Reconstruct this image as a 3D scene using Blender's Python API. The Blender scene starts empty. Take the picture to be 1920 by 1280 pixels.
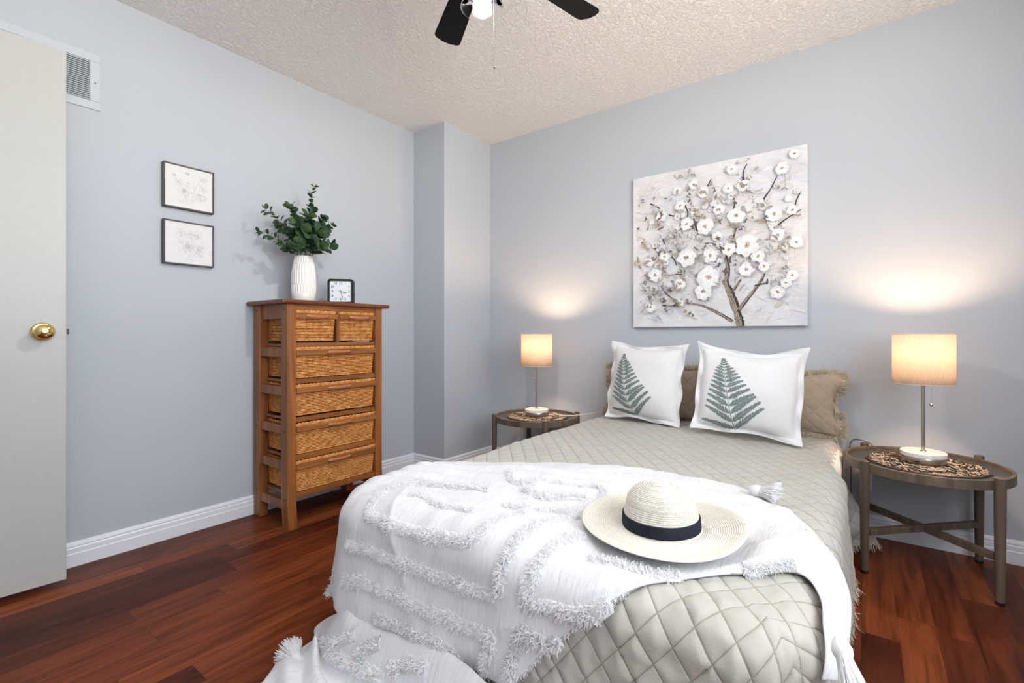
import bpy, math, random, zlib, base64
import numpy as np
from mathutils import Vector, Matrix

random.seed(7)
RNG = np.random.default_rng(7)
SC = bpy.context.scene
COL = SC.collection
R = math.radians

# ------------------------------------------------------------------ camera, exposure, world, daylight
F_PX, HORIZON = 892.0, 627.0
cam_data = bpy.data.cameras.new('camera')
cam_data.sensor_fit = 'HORIZONTAL'
cam_data.sensor_width = 36.0
cam_data.lens = 36.0 * F_PX / 1920.0
cam_data.shift_y = (HORIZON - 640.0) / 1920.0
cam_data.clip_start = 0.02
cam = bpy.data.objects.new('camera', cam_data)
cam.location = (2.656, 0.0, 0.965)
cam.rotation_euler = (R(90), 0, R(36.581))
COL.objects.link(cam)
SC.camera = cam

SC.view_settings.view_transform = 'Standard'
SC.view_settings.look = 'None'
SC.view_settings.exposure = -0.46
SC.view_settings.gamma = 1.0
SC.view_settings.use_curve_mapping = False

world = bpy.data.worlds.new('daylight_sky')
SC.world = world
world.use_nodes = True
bg = world.node_tree.nodes['Background']
# pale sky above the horizon, a brighter lower half added to light the ceiling
_wt = world.node_tree
_tc = _wt.nodes.new('ShaderNodeTexCoord'); _sp = _wt.nodes.new('ShaderNodeSeparateXYZ'); _rp = _wt.nodes.new('ShaderNodeValToRGB')
_ad = _wt.nodes.new('ShaderNodeMath'); _ad.operation = 'MULTIPLY_ADD'; _ad.inputs[1].default_value = 0.5; _ad.inputs[2].default_value = 0.5
_wt.links.new(_tc.outputs['Generated'], _sp.inputs[0]); _wt.links.new(_sp.outputs['Z'], _ad.inputs[0]); _wt.links.new(_ad.outputs[0], _rp.inputs[0])
_rp.color_ramp.elements[0].position = 0.46; _rp.color_ramp.elements[0].color = (0.84, 0.80, 0.75, 1)
_rp.color_ramp.elements[1].position = 0.53; _rp.color_ramp.elements[1].color = (0.40, 0.425, 0.455, 1)
_wt.links.new(_rp.outputs[0], bg.inputs['Color'])
bg.inputs['Strength'].default_value = 22.5

ROOM_X, ROOM_Y0, ROOM_Y1, ROOM_H = 3.62, -0.95, 2.873, 2.44
# windows: (wall, a0, a1, z0, z1)
WIN_R = (-0.60, 1.60, 0.88, 2.25)      # on the right wall, along y

def portal(name, loc, rot, sx, sy):
    d = bpy.data.lights.new(name, 'AREA')
    d.shape = 'RECTANGLE'; d.size = sx; d.size_y = sy
    d.energy = 1.0
    d.cycles.is_portal = True
    o = bpy.data.objects.new(name, d); o.location = loc; o.rotation_euler = rot
    COL.objects.link(o)
portal('window_portal', (ROOM_X + 0.12, (WIN_R[0]+WIN_R[1])/2, (WIN_R[2]+WIN_R[3])/2), (0, R(90), 0), WIN_R[3]-WIN_R[2], WIN_R[1]-WIN_R[0])

# ------------------------------------------------------------------ mesh building helpers
class MB:
    """Collects shapes and links them as ONE mesh object."""
    def __init__(s): s.v = []; s.f = []; s.c = []; s.n = 0
    def add(s, verts, faces, col=None, M=None):
        verts = np.asarray(verts, float).reshape(-1, 3)
        if M is not None:
            Mn = np.array(M); verts = verts @ Mn[:3, :3].T + Mn[:3, 3]
        s.v.append(verts)
        n = s.n
        s.f.extend([tuple(i + n for i in f) for f in faces])
        s.n += len(verts)
        s.c.append(np.tile(np.array(col if col is not None else (1, 1, 1, 1), float), (len(verts), 1)))
        return s
    def box(s, lo, hi, M=None, col=None):
        x0, y0, z0 = lo; x1, y1, z1 = hi
        v = [(x0,y0,z0),(x1,y0,z0),(x1,y1,z0),(x0,y1,z0),(x0,y0,z1),(x1,y0,z1),(x1,y1,z1),(x0,y1,z1)]
        f = [(0,3,2,1),(4,5,6,7),(0,1,5,4),(1,2,6,5),(2,3,7,6),(3,0,4,7)]
        return s.add(v, f, col, M)
    def lathe(s, prof, seg=48, c=(0,0,0), M=None, rmod=None, closed=False, col=None):
        vs = []; fs = []; m = len(prof)
        for (r, z) in prof:
            for k in range(seg):
                a = 2*math.pi*k/seg
                rr = r if rmod is None else rmod(r, z, a)
                vs.append((c[0]+rr*math.cos(a), c[1]+rr*math.sin(a), c[2]+z))
        for i in range(m - (0 if closed else 1)):
            j = (i+1) % m
            for k in range(seg):
                l = (k+1) % seg
                fs.append((i*seg+k, i*seg+l, j*seg+l, j*seg+k))
        if not closed:
            if prof[0][0] > 1e-6: fs.append(tuple(range(seg-1, -1, -1)))
            if prof[-1][0] > 1e-6: fs.append(tuple((m-1)*seg+k for k in range(seg)))
        return s.add(vs, fs, col, M)
    def tube(s, pts, r, seg=8, closed=False, M=None, col=None, flat=1.0, up=None):
        P = np.asarray(pts, float); n = len(P)
        rr = np.full(n, r) if np.isscalar(r) else np.asarray(r, float)
        if closed: T = np.roll(P, -1, 0) - np.roll(P, 1, 0)
        else:
            T = np.zeros_like(P); T[1:-1] = P[2:] - P[:-2]; T[0] = P[1]-P[0]; T[-1] = P[-1]-P[-2]
        T /= np.maximum(np.linalg.norm(T, axis=1, keepdims=True), 1e-9)
        ref = np.array(up if up is not None else ((0,0,1) if abs(T[0][2]) < .9 else (1,0,0)), float)
        N = []
        prev = None
        for i in range(n):
            b = ref if prev is None else prev
            nn = b - T[i]*np.dot(b, T[i]); L = np.linalg.norm(nn)
            if L < 1e-6: nn = np.cross(T[i], (0.3,0.5,0.8)); L = np.linalg.norm(nn)
            nn /= L; N.append(nn); prev = nn if up is None else ref
        N = np.array(N); B = np.cross(T, N)
        a = np.arange(seg)*2*math.pi/seg
        V = P[:,None,:] + rr[:,None,None]*(np.cos(a)[None,:,None]*B[:,None,:] + flat*np.sin(a)[None,:,None]*N[:,None,:])
        fs = []
        for i in range(n if closed else n-1):
            j = (i+1) % n
            for k in range(seg):
                l = (k+1) % seg
                fs.append((i*seg+k, i*seg+l, j*seg+l, j*seg+k))
        if not closed:
            fs.append(tuple(range(seg-1,-1,-1))); fs.append(tuple((n-1)*seg+k for k in range(seg)))
        return s.add(V.reshape(-1,3), fs, col, M)
    def prism(s, poly, z0, z1, M=None, col=None):
        n = len(poly)
        v = [(x,y,z0) for x,y in poly] + [(x,y,z1) for x,y in poly]
        f = [tuple(range(n-1,-1,-1)), tuple(range(n,2*n))] + [(i,(i+1)%n,n+(i+1)%n,n+i) for i in range(n)]
        return s.add(v, f, col, M)
    def ball(s, c, r, seg=16, ring=10, sc=(1,1,1), col=None):
        prof = []
        vs = []; fs = []
        for i in range(ring+1):
            t = math.pi*i/ring
            for k in range(seg):
                a = 2*math.pi*k/seg
                vs.append((c[0]+r*sc[0]*math.sin(t)*math.cos(a), c[1]+r*sc[1]*math.sin(t)*math.sin(a), c[2]-r*sc[2]*math.cos(t)))
        for i in range(ring):
            for k in range(seg):
                l = (k+1)%seg
                fs.append((i*seg+k, i*seg+l, (i+1)*seg+l, (i+1)*seg+k))
        return s.add(vs, fs, col)
    def grid(s, G, col=None, flip=False, colgrid=None):
        nu, nv = G.shape[:2]
        idx = np.arange(nu*nv).reshape(nu, nv)
        q = np.stack([idx[:-1,:-1], idx[1:,:-1], idx[1:,1:], idx[:-1,1:]], -1).reshape(-1,4)
        if flip: q = q[:, ::-1]
        s.add(G.reshape(-1,3), q.tolist(), col)
        return s
    def build(s, name, mat, parent=None, smooth=False, bevel=0, bseg=2, angle=None, loc=None, colors=False, M=None):
        me = bpy.data.meshes.new(name)
        V = np.concatenate(s.v) if s.v else np.zeros((0,3))
        me.from_pydata(V.tolist(), [], s.f)
        if colors:
            ca = me.color_attributes.new('paint', 'FLOAT_COLOR', 'POINT')
            ca.data.foreach_set('color', np.concatenate(s.c).astype(np.float32).ravel())
        me.materials.append(mat)
        me.update()
        if smooth or angle: me.polygons.foreach_set('use_smooth', [True]*len(me.polygons))
        o = bpy.data.objects.new(name, me)
        COL.objects.link(o)
        if angle:
            try: me.set_sharp_from_angle(angle=R(angle))
            except Exception: pass
        if bevel:
            m = o.modifiers.new('bevel', 'BEVEL'); m.width = bevel; m.segments = bseg; m.limit_method = 'ANGLE'; m.angle_limit = R(40)
            m.harden_normals = False
        if parent is not None: o.parent = parent
        if loc is not None: o.location = loc
        if M is not None: o.matrix_world = M
        return o

def tag(o, label=None, cat=None, group=None, kind=None):
    if label: o['label'] = label
    if cat: o['category'] = cat
    if group: o['group'] = group
    if kind: o['kind'] = kind
    return o

def empty(name, loc=(0,0,0), rz=0.0, label=None, cat=None, group=None):
    o = bpy.data.objects.new(name, None)
    o.empty_display_size = 0.1
    o.location = loc; o.rotation_euler = (0,0,rz)
    COL.objects.link(o)
    return tag(o, label, cat, group)

def copy_tree(o, parent=None):
    c = o.copy(); COL.objects.link(c); c.parent = parent
    for ch in list(o.children): copy_tree(ch, c)
    return c

def Mt(loc=(0,0,0), rot=(0,0,0)):
    from mathutils import Euler
    return Matrix.Translation(loc) @ Euler(rot).to_matrix().to_4x4()

# ------------------------------------------------------------------ materials
def lin(c):
    return tuple((x/12.92 if x <= 0.04045 else ((x+0.055)/1.055)**2.4) for x in [v/255 for v in c]) + (1.0,)

class NT:
    def __init__(s, name):
        s.m = bpy.data.materials.new(name); s.m.use_nodes = True
        s.t = s.m.node_tree; s.n = s.t.nodes; s.l = s.t.links
        s.b = s.n['Principled BSDF']; s.o = s.n['Material Output']
    def node(s, typ, **kw):
        n = s.n.new(typ)
        for k, v in kw.items():
            if k.startswith('i_'):
                key = k[2:].replace('_', ' ')
                n.inputs[key].default_value = v
            else: setattr(n, k, v)
        return n
    def link(s, a, b): s.l.new(a, b)
    def coord(s, kind='Object', scale=(1,1,1), rot=(0,0,0), loc=(0,0,0)):
        tc = s.node('ShaderNodeTexCoord'); mp = s.node('ShaderNodeMapping')
        mp.inputs['Scale'].default_value = scale; mp.inputs['Rotation'].default_value = rot; mp.inputs['Location'].default_value = loc
        s.link(tc.outputs[kind], mp.inputs['Vector'])
        return mp.outputs['Vector']
    def noise(s, vec, scale, detail=4, rough=0.5, dist=0.0):
        n = s.node('ShaderNodeTexNoise'); n.inputs['Scale'].default_value = scale; n.inputs['Detail'].default_value = detail
        n.inputs['Roughness'].default_value = rough; n.inputs['Distortion'].default_value = dist
        s.link(vec, n.inputs['Vector']); return n.outputs['Fac']
    def ramp(s, fac, stops):
        r = s.node('ShaderNodeValToRGB'); cr = r.color_ramp
        while len(cr.elements) < len(stops): cr.elements.new(0.5)
        for e, (p, c) in zip(cr.elements, stops): e.position = p; e.color = c
        s.link(fac, r.inputs['Fac']); return r.outputs['Color']
    def mix(s, fac, a, b, mode='MIX'):
        m = s.node('ShaderNodeMix', data_type='RGBA', blend_type=mode)
        if isinstance(fac, (int, float)): m.inputs[0].default_value = fac
        else: s.link(fac, m.inputs[0])
        for k, x in ((6, a), (7, b)):
            if isinstance(x, tuple): m.inputs[k].default_value = x
            else: s.link(x, m.inputs[k])
        return m.outputs[2]
    def math(s, op, a, b=0.0, c=0.0):
        m = s.node('ShaderNodeMath', operation=op)
        for k, x in enumerate((a, b, c)):
            if isinstance(x, (int, float)): m.inputs[k].default_value = x
            else: s.link(x, m.inputs[k])
        return m.outputs[0]
    def bump(s, h, strength=0.3, dist=0.01, prev=None):
        b = s.node('ShaderNodeBump'); b.inputs['Strength'].default_value = strength; b.inputs['Distance'].default_value = dist
        s.link(h, b.inputs['Height'])
        if prev is not None: s.link(prev, b.inputs['Normal'])
        s.link(b.outputs['Normal'], s.b.inputs['Normal']); return b.outputs['Normal']
    def set(s, **kw):
        for k, v in kw.items():
            s.b.inputs[k.replace('_', ' ')].default_value = v
        return s

def plain(name, rgb, rough=0.6, metal=0.0, spec=0.5, **kw):
    t = NT(name); t.set(Base_Color=lin(rgb), Roughness=rough, Metallic=metal)
    t.b.inputs['Specular IOR Level'].default_value = spec
    # gentle surface mottling keeps flat colours from looking synthetic
    v = t.coord('Object'); n = t.noise(v, 35, 3)
    c = lin(rgb)
    col = t.ramp(n, [(0.3, tuple(x*0.985 for x in c[:3])+(1,)), (0.7, tuple(min(1, x*1.015) for x in c[:3])+(1,))])
    t.link(col, t.b.inputs['Base Color'])
    return t.m

def mat_wall():
    t = NT('wall_paint'); v = t.coord('Object')
    t.set(Roughness=0.55); t.b.inputs['Specular IOR Level'].default_value = 0.25
    big = t.noise(v, 1.3, 3)
    t.link(t.ramp(big, [(0.3, lin((186, 192, 199))), (0.7, lin((188, 194, 201)))]), t.b.inputs['Base Color'])
    t.bump(t.noise(v, 260, 3), 0.10, 0.002)
    return t.m
def mat_ceiling():
    t = NT('ceiling_stipple'); v = t.coord('Object')
    t.set(Base_Color=lin((249, 246, 243)), Roughness=0.9)
    a = t.noise(v, 55, 6, 0.62, 0.6); b = t.noise(v, 17, 4, 0.5)
    h = t.math('ADD', t.ramp(a, [(0.42, (0,0,0,1)), (0.6, (1,1,1,1))]), t.math('MULTIPLY', b, 0.6))
    t.bump(h, 0.75, 0.006)
    return t.m
def mat_floor():
    t = NT('cherry_laminate'); tc = t.node('ShaderNodeTexCoord')
    sx = t.node('ShaderNodeSeparateXYZ'); t.link(tc.outputs['Object'], sx.inputs[0])
    X, Y = sx.outputs['X'], sx.outputs['Y']
    W, L = 0.098, 0.92
    row = t.math('FLOOR', t.math('DIVIDE', X, W))
    wn = t.node('ShaderNodeTexWhiteNoise', noise_dimensions='1D'); t.link(row, wn.inputs['W'])
    yoff = t.math('ADD', t.math('DIVIDE', Y, L), t.math('MULTIPLY', wn.outputs['Value'], 3.7))
    brd = t.math('FLOOR', yoff)
    cmb = t.node('ShaderNodeCombineXYZ'); t.link(row, cmb.inputs[0]); t.link(brd, cmb.inputs[1])
    wn2 = t.node('ShaderNodeTexWhiteNoise', noise_dimensions='3D'); t.link(cmb.outputs[0], wn2.inputs['Vector'])
    rnd = wn2.outputs['Value']
    # grain, offset board by board
    off = t.node('ShaderNodeVectorMath', operation='SCALE'); t.link(wn2.outputs['Color'], off.inputs[0]); off.inputs['Scale'].default_value = 4.0
    add = t.node('ShaderNodeVectorMath', operation='ADD'); t.link(tc.outputs['Object'], add.inputs[0]); t.link(off.outputs[0], add.inputs[1])
    mp = t.node('ShaderNodeMapping'); mp.inputs['Scale'].default_value = (26, 1.5, 1); t.link(add.outputs[0], mp.inputs['Vector'])
    g1 = t.noise(mp.outputs[0], 1.0, 6, 0.62, 1.1)
    mp2 = t.node('ShaderNodeMapping'); mp2.inputs['Scale'].default_value = (8, 1.7, 1); t.link(add.outputs[0], mp2.inputs['Vector'])
    g2 = t.noise(mp2.outputs[0], 1.0, 3, 0.5, 1.6)
    mp3 = t.node('ShaderNodeMapping'); mp3.inputs['Scale'].default_value = (160, 5, 1); t.link(add.outputs[0], mp3.inputs['Vector'])
    g3 = t.noise(mp3.outputs[0], 1.0, 2, 0.5)
    base = t.ramp(rnd, [(0.0, lin((80, 36, 21))), (0.35, lin((100, 48, 27))), (0.7, lin((120, 60, 33))), (1.0, lin((146, 78, 42)))])
    dark = t.ramp(g1, [(0.33, (0.50, 0.44, 0.42, 1)), (0.55, (1.0, 1.0, 1.0, 1)), (0.8, (1.22, 1.2, 1.15, 1))])
    c = t.mix(1.0, base, dark, 'MULTIPLY')
    c = t.mix(0.75, c, t.ramp(g2, [(0.33, (0.55, 0.5, 0.48, 1)), (0.52, (1.05, 1.05, 1.05, 1))]), 'MULTIPLY')
    c = t.mix(0.35, c, t.ramp(g3, [(0.3, (0.6, 0.6, 0.6, 1)), (0.6, (1.1, 1.1, 1.1, 1))]), 'MULTIPLY')
    # seams
    fx = t.math('FRACT', t.math('DIVIDE', X, W)); fy = t.math('FRACT', yoff)
    sm = t.math('MINIMUM', t.math('MULTIPLY', t.math('MINIMUM', fx, t.math('SUBTRACT', 1.0, fx)), W),
                t.math('MULTIPLY', t.math('MINIMUM', fy, t.math('SUBTRACT', 1.0, fy)), L))
    seam = t.math('LESS_THAN', sm, 0.0007)
    c = t.mix(t.math('MULTIPLY', seam, 0.55), c, (0.012, 0.006, 0.004, 1))
    t.link(c, t.b.inputs['Base Color'])
    t.set(Roughness=0.34); t.b.inputs['Specular IOR Level'].default_value = 0.11
    t.link(t.math('ADD', 0.28, t.math('MULTIPLY', g1, 0.16)), t.b.inputs['Roughness'])
    t.bump(t.math('SUBTRACT', g3, t.math('MULTIPLY', seam, 1.5)), 0.12, 0.001)
    return t.m
def mat_wood(name, dark, light, axis=2, rough=0.38, scale=1.0, spec=0.45):
    t = NT(name)
    sc = [22*scale]*3; sc[axis] = 1.6*scale
    oi = t.node('ShaderNodeObjectInfo'); tc = t.node('ShaderNodeTexCoord')
    vm = t.node('ShaderNodeVectorMath', operation='SCALE'); cx = t.node('ShaderNodeCombineXYZ')
    for k in range(3): t.link(oi.outputs['Random'], cx.inputs[k])
    t.link(cx.outputs[0], vm.inputs[0]); vm.inputs['Scale'].default_value = 7.3
    ad = t.node('ShaderNodeVectorMath', operation='ADD'); t.link(tc.outputs['Object'], ad.inputs[0]); t.link(vm.outputs[0], ad.inputs[1])
    mp = t.node('ShaderNodeMapping'); mp.inputs['Scale'].default_value = sc; t.link(ad.outputs[0], mp.inputs['Vector'])
    g = t.noise(mp.outputs[0], 1.0, 5, 0.6, 0.8)
    sc2 = [110*scale]*3; sc2[axis] = 4*scale
    mp2 = t.node('ShaderNodeMapping'); mp2.inputs['Scale'].default_value = sc2; t.link(ad.outputs[0], mp2.inputs['Vector'])
    g2 = t.noise(mp2.outputs[0], 1.0, 2)
    c = t.ramp(g, [(0.3, lin(dark)), (0.68, lin(light))])
    c = t.mix(0.3, c, t.ramp(g2, [(0.3, (0.6,0.6,0.6,1)), (0.6, (1.1,1.1,1.1,1))]), 'MULTIPLY')
    t.link(c, t.b.inputs['Base Color']); t.set(Roughness=rough); t.b.inputs['Specular IOR Level'].default_value = spec
    t.bump(g2, 0.08, 0.001)
    return t.m
def mat_wicker():
    t = NT('wicker'); v = t.coord('Object')
    n = t.noise(v, 40, 4, 0.6); n2 = t.noise(v, 260, 2)
    c = t.ramp(n, [(0.3, lin((188, 116, 54))), (0.5, lin((226, 154, 82))), (0.72, lin((244, 186, 114)))])
    c = t.mix(0.35, c, t.ramp(n2, [(0.3, (0.6,0.55,0.5,1)), (0.6, (1.1,1.1,1.1,1))]), 'MULTIPLY')
    t.link(c, t.b.inputs['Base Color']); t.set(Roughness=0.5); return t.m
def mat_fabric(name, rgb, weave=900, bump=0.25, rough=0.95, var=0.05, sheen=0.2):
    t = NT(name); tc = t.node('ShaderNodeTexCoord'); v = tc.outputs['Object']
    c = lin(rgb); n = t.noise(v, 9, 4)
    n2 = t.noise(v, weave, 2)
    col = t.ramp(n, [(0.3, tuple(x*(1-var) for x in c[:3])+(1,)), (0.7, tuple(min(1, x*(1+var)) for x in c[:3])+(1,))])
    col = t.mix(0.25, col, t.ramp(n2, [(0.3, (0.8,0.8,0.8,1)), (0.7, (1.08,1.08,1.08,1))]), 'MULTIPLY')
    t.link(col, t.b.inputs['Base Color'])
    t.set(Roughness=rough, Sheen_Weight=sheen, Sheen_Roughness=0.5); t.b.inputs['Specular IOR Level'].default_value = 0.15
    t.bump(n2, bump, 0.002)
    return t.m
def mat_paint(name, rough=0.7, bump=0.25):
    t = NT(name); a = t.node('ShaderNodeAttribute', attribute_name='paint')
    v = t.coord('Object'); n = t.noise(v, 120, 4, 0.6)
    c = t.mix(0.5, a.outputs['Color'], t.ramp(n, [(0.3, (0.82,0.82,0.83,1)), (0.62, (1.04,1.04,1.04,1))]), 'MULTIPLY')
    t.link(c, t.b.inputs['Base Color']); t.set(Roughness=rough); t.bump(n, bump, 0.002)
    return t.m
def mat_shade():
    t = NT('lamp_shade_fabric'); v = t.coord('Object')
    t.n.remove(t.b)
    d = t.node('ShaderNodeBsdfDiffuse'); tr = t.node('ShaderNodeBsdfTranslucent'); mx = t.node('ShaderNodeMixShader')
    n = t.noise(t.coord('Object', scale=(300, 300, 40)), 1.0, 2)
    c = t.ramp(n, [(0.3, lin((240, 226, 208))), (0.7, lin((252, 243, 230)))])
    t.link(c, d.inputs['Color']); t.link(c, tr.inputs['Color']); mx.inputs[0].default_value = 0.62
    t.link(d.outputs[0], mx.inputs[1]); t.link(tr.outputs[0], mx.inputs[2]); t.link(mx.outputs[0], t.o.inputs['Surface'])
    return t.m
def mat_emit(name, rgb, strength):
    t = NT(name); t.set(Base_Color=(1,1,1,1), Emission_Color=rgb+(1,), Emission_Strength=strength); return t.m
def mat_glass(name):
    t = NT(name); t.set(Base_Color=(1,1,1,1), Roughness=0.0, Transmission_Weight=1.0, IOR=1.1); return t.m
def mat_metal(name, rgb, rough, aniso=0.0):
    t = NT(name); t.set(Base_Color=lin(rgb), Metallic=1.0, Roughness=rough, Anisotropic=aniso)
    v = t.coord('Object', scale=(40,40,400)); n = t.noise(v, 1.0, 2)
    t.link(t.math('ADD', rough-0.01, t.math('MULTIPLY', n, 0.02)), t.b.inputs['Roughness'])
    return t.m
def mat_marble():
    t = NT('white_marble'); v = t.coord('Object')
    n = t.noise(v, 16, 6, 0.6, 2.0)
    t.link(t.ramp(n, [(0.42, lin((238,234,228))), (0.5, lin((214,210,206))), (0.56, lin((240,236,230)))]), t.b.inputs['Base Color'])
    t.set(Roughness=0.25); return t.m

M = dict(
    wall=mat_wall(), ceiling=mat_ceiling(), floor=mat_floor(),
    trim=plain('white_trim_paint', (233, 236, 243), 0.35),
    door=plain('door_paint', (186, 188, 185), 0.4),
    brass=mat_metal('polished_brass', (222, 190, 120), 0.1),
    dark_metal=plain('dark_latch', (60, 56, 52), 0.4, 0.6),
    chest=mat_wood('chestnut_wood', (108, 62, 30), (172, 108, 56), 2),
    chest_h=mat_wood('chestnut_wood_across', (112, 66, 30), (176, 112, 58), 1),
    chest_top=mat_wood('dark_top_wood', (88, 46, 24), (128, 72, 40), 1),
    leather=plain('tan_leather', (176, 112, 70), 0.38),
    rivet=plain('nickel_rivet', (200, 195, 190), 0.3, 0.9),
    wicker=mat_wicker(), dark_brown=plain('plain_dark_brown', (70, 40, 18), 0.9),
    table_rim=mat_wood('weathered_grey_brown_wood', (74, 63, 52), (112, 98, 82), 2, 0.5),
    table_top=plain('charcoal_tray', (62, 60, 58), 0.42),
    rubber=plain('black_rubber', (24, 23, 22), 0.6),
    nickel=mat_metal('brushed_nickel', (190, 182, 172), 0.28),
    marble=mat_marble(), shade=mat_shade(),
    bulb=mat_emit('warm_bulb', (1.0, 0.66, 0.42), 760.0),
    fan_bulb=mat_emit('cool_bulb', (0.97, 0.98, 1.0), 1200.0),
    fan_black=plain('fan_black', (7, 7, 8), 0.5, 0.0, 0.15),
    glass=mat_glass('clear_glass'),
    ceramic=plain('white_ceramic', (236, 234, 228), 0.22),
    leaf=None, stem=plain('green_stem', (86, 84, 48), 0.6),
    clock=plain('black_plastic', (20, 20, 22), 0.3),
    face=plain('clock_face', (232, 236, 242), 0.4),
    ink=plain('black_ink', (18, 18, 20), 0.5),
    frame=mat_wood('grey_weathered_frame', (66, 64, 62), (110, 106, 102), 2, 0.6),
    paper=plain('print_paper', (224, 224, 224), 0.8),
    pencil=plain('pencil_line', (150, 150, 152), 0.9),
    pencil_dark=plain('pencil_dark', (84, 84, 88), 0.9),
    vent=plain('vent_paint', (192, 201, 208), 0.45), vent_dark=plain('vent_hollow', (70, 74, 80), 0.9),
    paint=mat_paint('canvas_paint'),
    quilt=mat_fabric('taupe_quilt', (174, 167, 154), 700, 0.2, 0.8, 0.03, 0.3),
    sham=mat_fabric('taupe_linen', (170, 154, 136), 700, 0.2, 0.85, 0.03, 0.2),
    fringe=mat_fabric('raw_fringe', (206, 192, 170), 500, 0.3),
    blanket=mat_fabric('white_cotton', (244, 244, 246), 500, 0.35, 0.95, 0.01, 0.2),
    tuft=None,
    linen=mat_fabric('white_linen', (230, 230, 231), 420, 0.35, 0.95, 0.015, 0.2),
    fern=plain('fern_print', (116, 132, 129), 0.9),
    straw=None, ribbon=mat_fabric('black_grosgrain', (34, 37, 46), 900, 0.3, 0.7, 0.02, 0.0),
    rattan=plain('dark_rattan', (74, 62, 52), 0.6),
    rattan_light=plain('pale_rattan', (196, 176, 152), 0.6),
    mattress=plain('mattress_ticking', (225, 222, 215), 0.9),
    cord=plain('white_cord', (225, 222, 215), 0.5), cord_clear=plain('brown_cord', (120, 90, 70), 0.4),
)
def mat_leaf():
    t = NT('eucalyptus_leaf'); v = t.coord('Object')
    n = t.noise(v, 22, 3)
    t.link(t.ramp(n, [(0.3, lin((28, 56, 42))), (0.5, lin((48, 78, 48))), (0.68, lin((86, 104, 56)))]), t.b.inputs['Base Color'])
    t.set(Roughness=0.5); return t.m
M['leaf'] = mat_leaf()
def mat_tuft():
    t = NT('white_yarn_tufts'); t.n.remove(t.b)
    d = t.node('ShaderNodeBsdfDiffuse'); tr = t.node('ShaderNodeBsdfTranslucent'); mx = t.node('ShaderNodeMixShader')
    for s_ in (d, tr): s_.inputs['Color'].default_value = (0.97, 0.97, 0.98, 1)
    mx.inputs[0].default_value = 0.45
    t.link(d.outputs[0], mx.inputs[1]); t.link(tr.outputs[0], mx.inputs[2]); t.link(mx.outputs[0], t.o.inputs['Surface'])
    return t.m
M['tuft'] = mat_tuft()
def mat_straw():
    t = NT('woven_paper_straw'); v = t.coord('Object')
    n = t.noise(v, 160, 3)
    t.link(t.ramp(n, [(0.3, lin((206, 201, 190))), (0.7, lin((226, 222, 212)))]), t.b.inputs['Base Color'])
    t.set(Roughness=0.8); t.bump(n, 0.3, 0.001); return t.m
M['straw'] = mat_straw()

# ------------------------------------------------------------------ the room
def struct(name, mb, mat, **kw):
    o = mb.build(name, mat, **kw); o['kind'] = 'structure'; return o
T = 0.12
struct('floor', MB().box((-T, ROOM_Y0-T, -0.1), (ROOM_X+T, ROOM_Y1+T, 0)), M['floor'])
struct('ceiling', MB().box((-T, ROOM_Y0-T, ROOM_H), (ROOM_X+T, ROOM_Y1+T, ROOM_H+0.1)), M['ceiling'])
struct('wall_left', MB().box((-T, ROOM_Y0-T, 0), (0, ROOM_Y1+T, ROOM_H)), M['wall'])
struct('wall_back', MB().box((0, ROOM_Y1, 0), (ROOM_X+T, ROOM_Y1+T, ROOM_H)), M['wall'])
struct('wall_pilaster', MB().box((0, 2.37, 0), (0.312, ROOM_Y1, ROOM_H)), M['wall'])
def holed(mb, axis, c0, c1, a0, a1, w):
    """A wall slab from c0 to c1 along `axis` depth, a0..a1 along its run, with the opening w."""
    def b(p0, p1, z0, z1):
        if axis == 'x': mb.box((c0, p0, z0), (c1, p1, z1))
        else: mb.box((p0, c0, z0), (p1, c1, z1))
    b(a0, w[0], 0, ROOM_H); b(w[1], a1, 0, ROOM_H); b(w[0], w[1], 0, w[2]); b(w[0], w[1], w[3], ROOM_H)
    return mb
struct('wall_right', holed(MB(), 'x', ROOM_X, ROOM_X+T, ROOM_Y0-T, ROOM_Y1, WIN_R), M['wall'])
struct('wall_front', MB().box((0, ROOM_Y0-T, 0), (ROOM_X, ROOM_Y0, ROOM_H)), M['wall'])
def window(name, w, side):
    mb = MB(); k = 0.05
    def b(a0, a1, z0, z1, d0=0.03, d1=0.09):
        if side == 'x': mb.box((ROOM_X+d0, a0, z0), (ROOM_X+d1, a1, z1))
        else: mb.box((a0, ROOM_Y0-d1, z0), (a1, ROOM_Y0-d0, z1))
    b(w[0], w[0]+k, w[2], w[3]); b(w[1]-k, w[1], w[2], w[3]); b(w[0]+k, w[1]-k, w[2], w[2]+k); b(w[0]+k, w[1]-k, w[3]-k, w[3])
    mid = (w[0]+w[1])/2; b(mid-0.02, mid+0.02, w[2]+k, w[3]-k)
    o = struct(name, mb, M['trim'], bevel=0.003)
    return o
window('window_1', WIN_R, 'x')

# baseboards: a stepped colonial profile swept along each wall
PROF = [(0,0),(0.016,0),(0.016,0.052),(0.0135,0.056),(0.0135,0.074),(0.0095,0.080),(0.0125,0.0845),(0.0105,0.092),(0.0045,0.099),(0,0.1)]
def baseboard(name, p0, p1, nrm, ext0=0.0, ext1=0.0):
    p0 = np.array(p0, float); p1 = np.array(p1, float); n = np.array(nrm, float)
    d = (p1-p0)/np.linalg.norm(p1-p0)
    vs = []
    for P, e in ((p0, -ext0), (p1, ext1)):
        for (t, z) in PROF:
            q = P + n*t + d*(e*t)
            vs.append((q[0], q[1], z))
    m = len(PROF)
    fs = [(i, (i+1)%m, m+(i+1)%m, m+i) for i in range(m)] + [tuple(range(m-1,-1,-1)), tuple(range(m, 2*m))]
    return struct(name, MB().add(vs, fs), M['trim'])
baseboard('baseboard_left', (0, ROOM_Y0), (0, 2.37), (1, 0), 0, -1)
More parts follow.
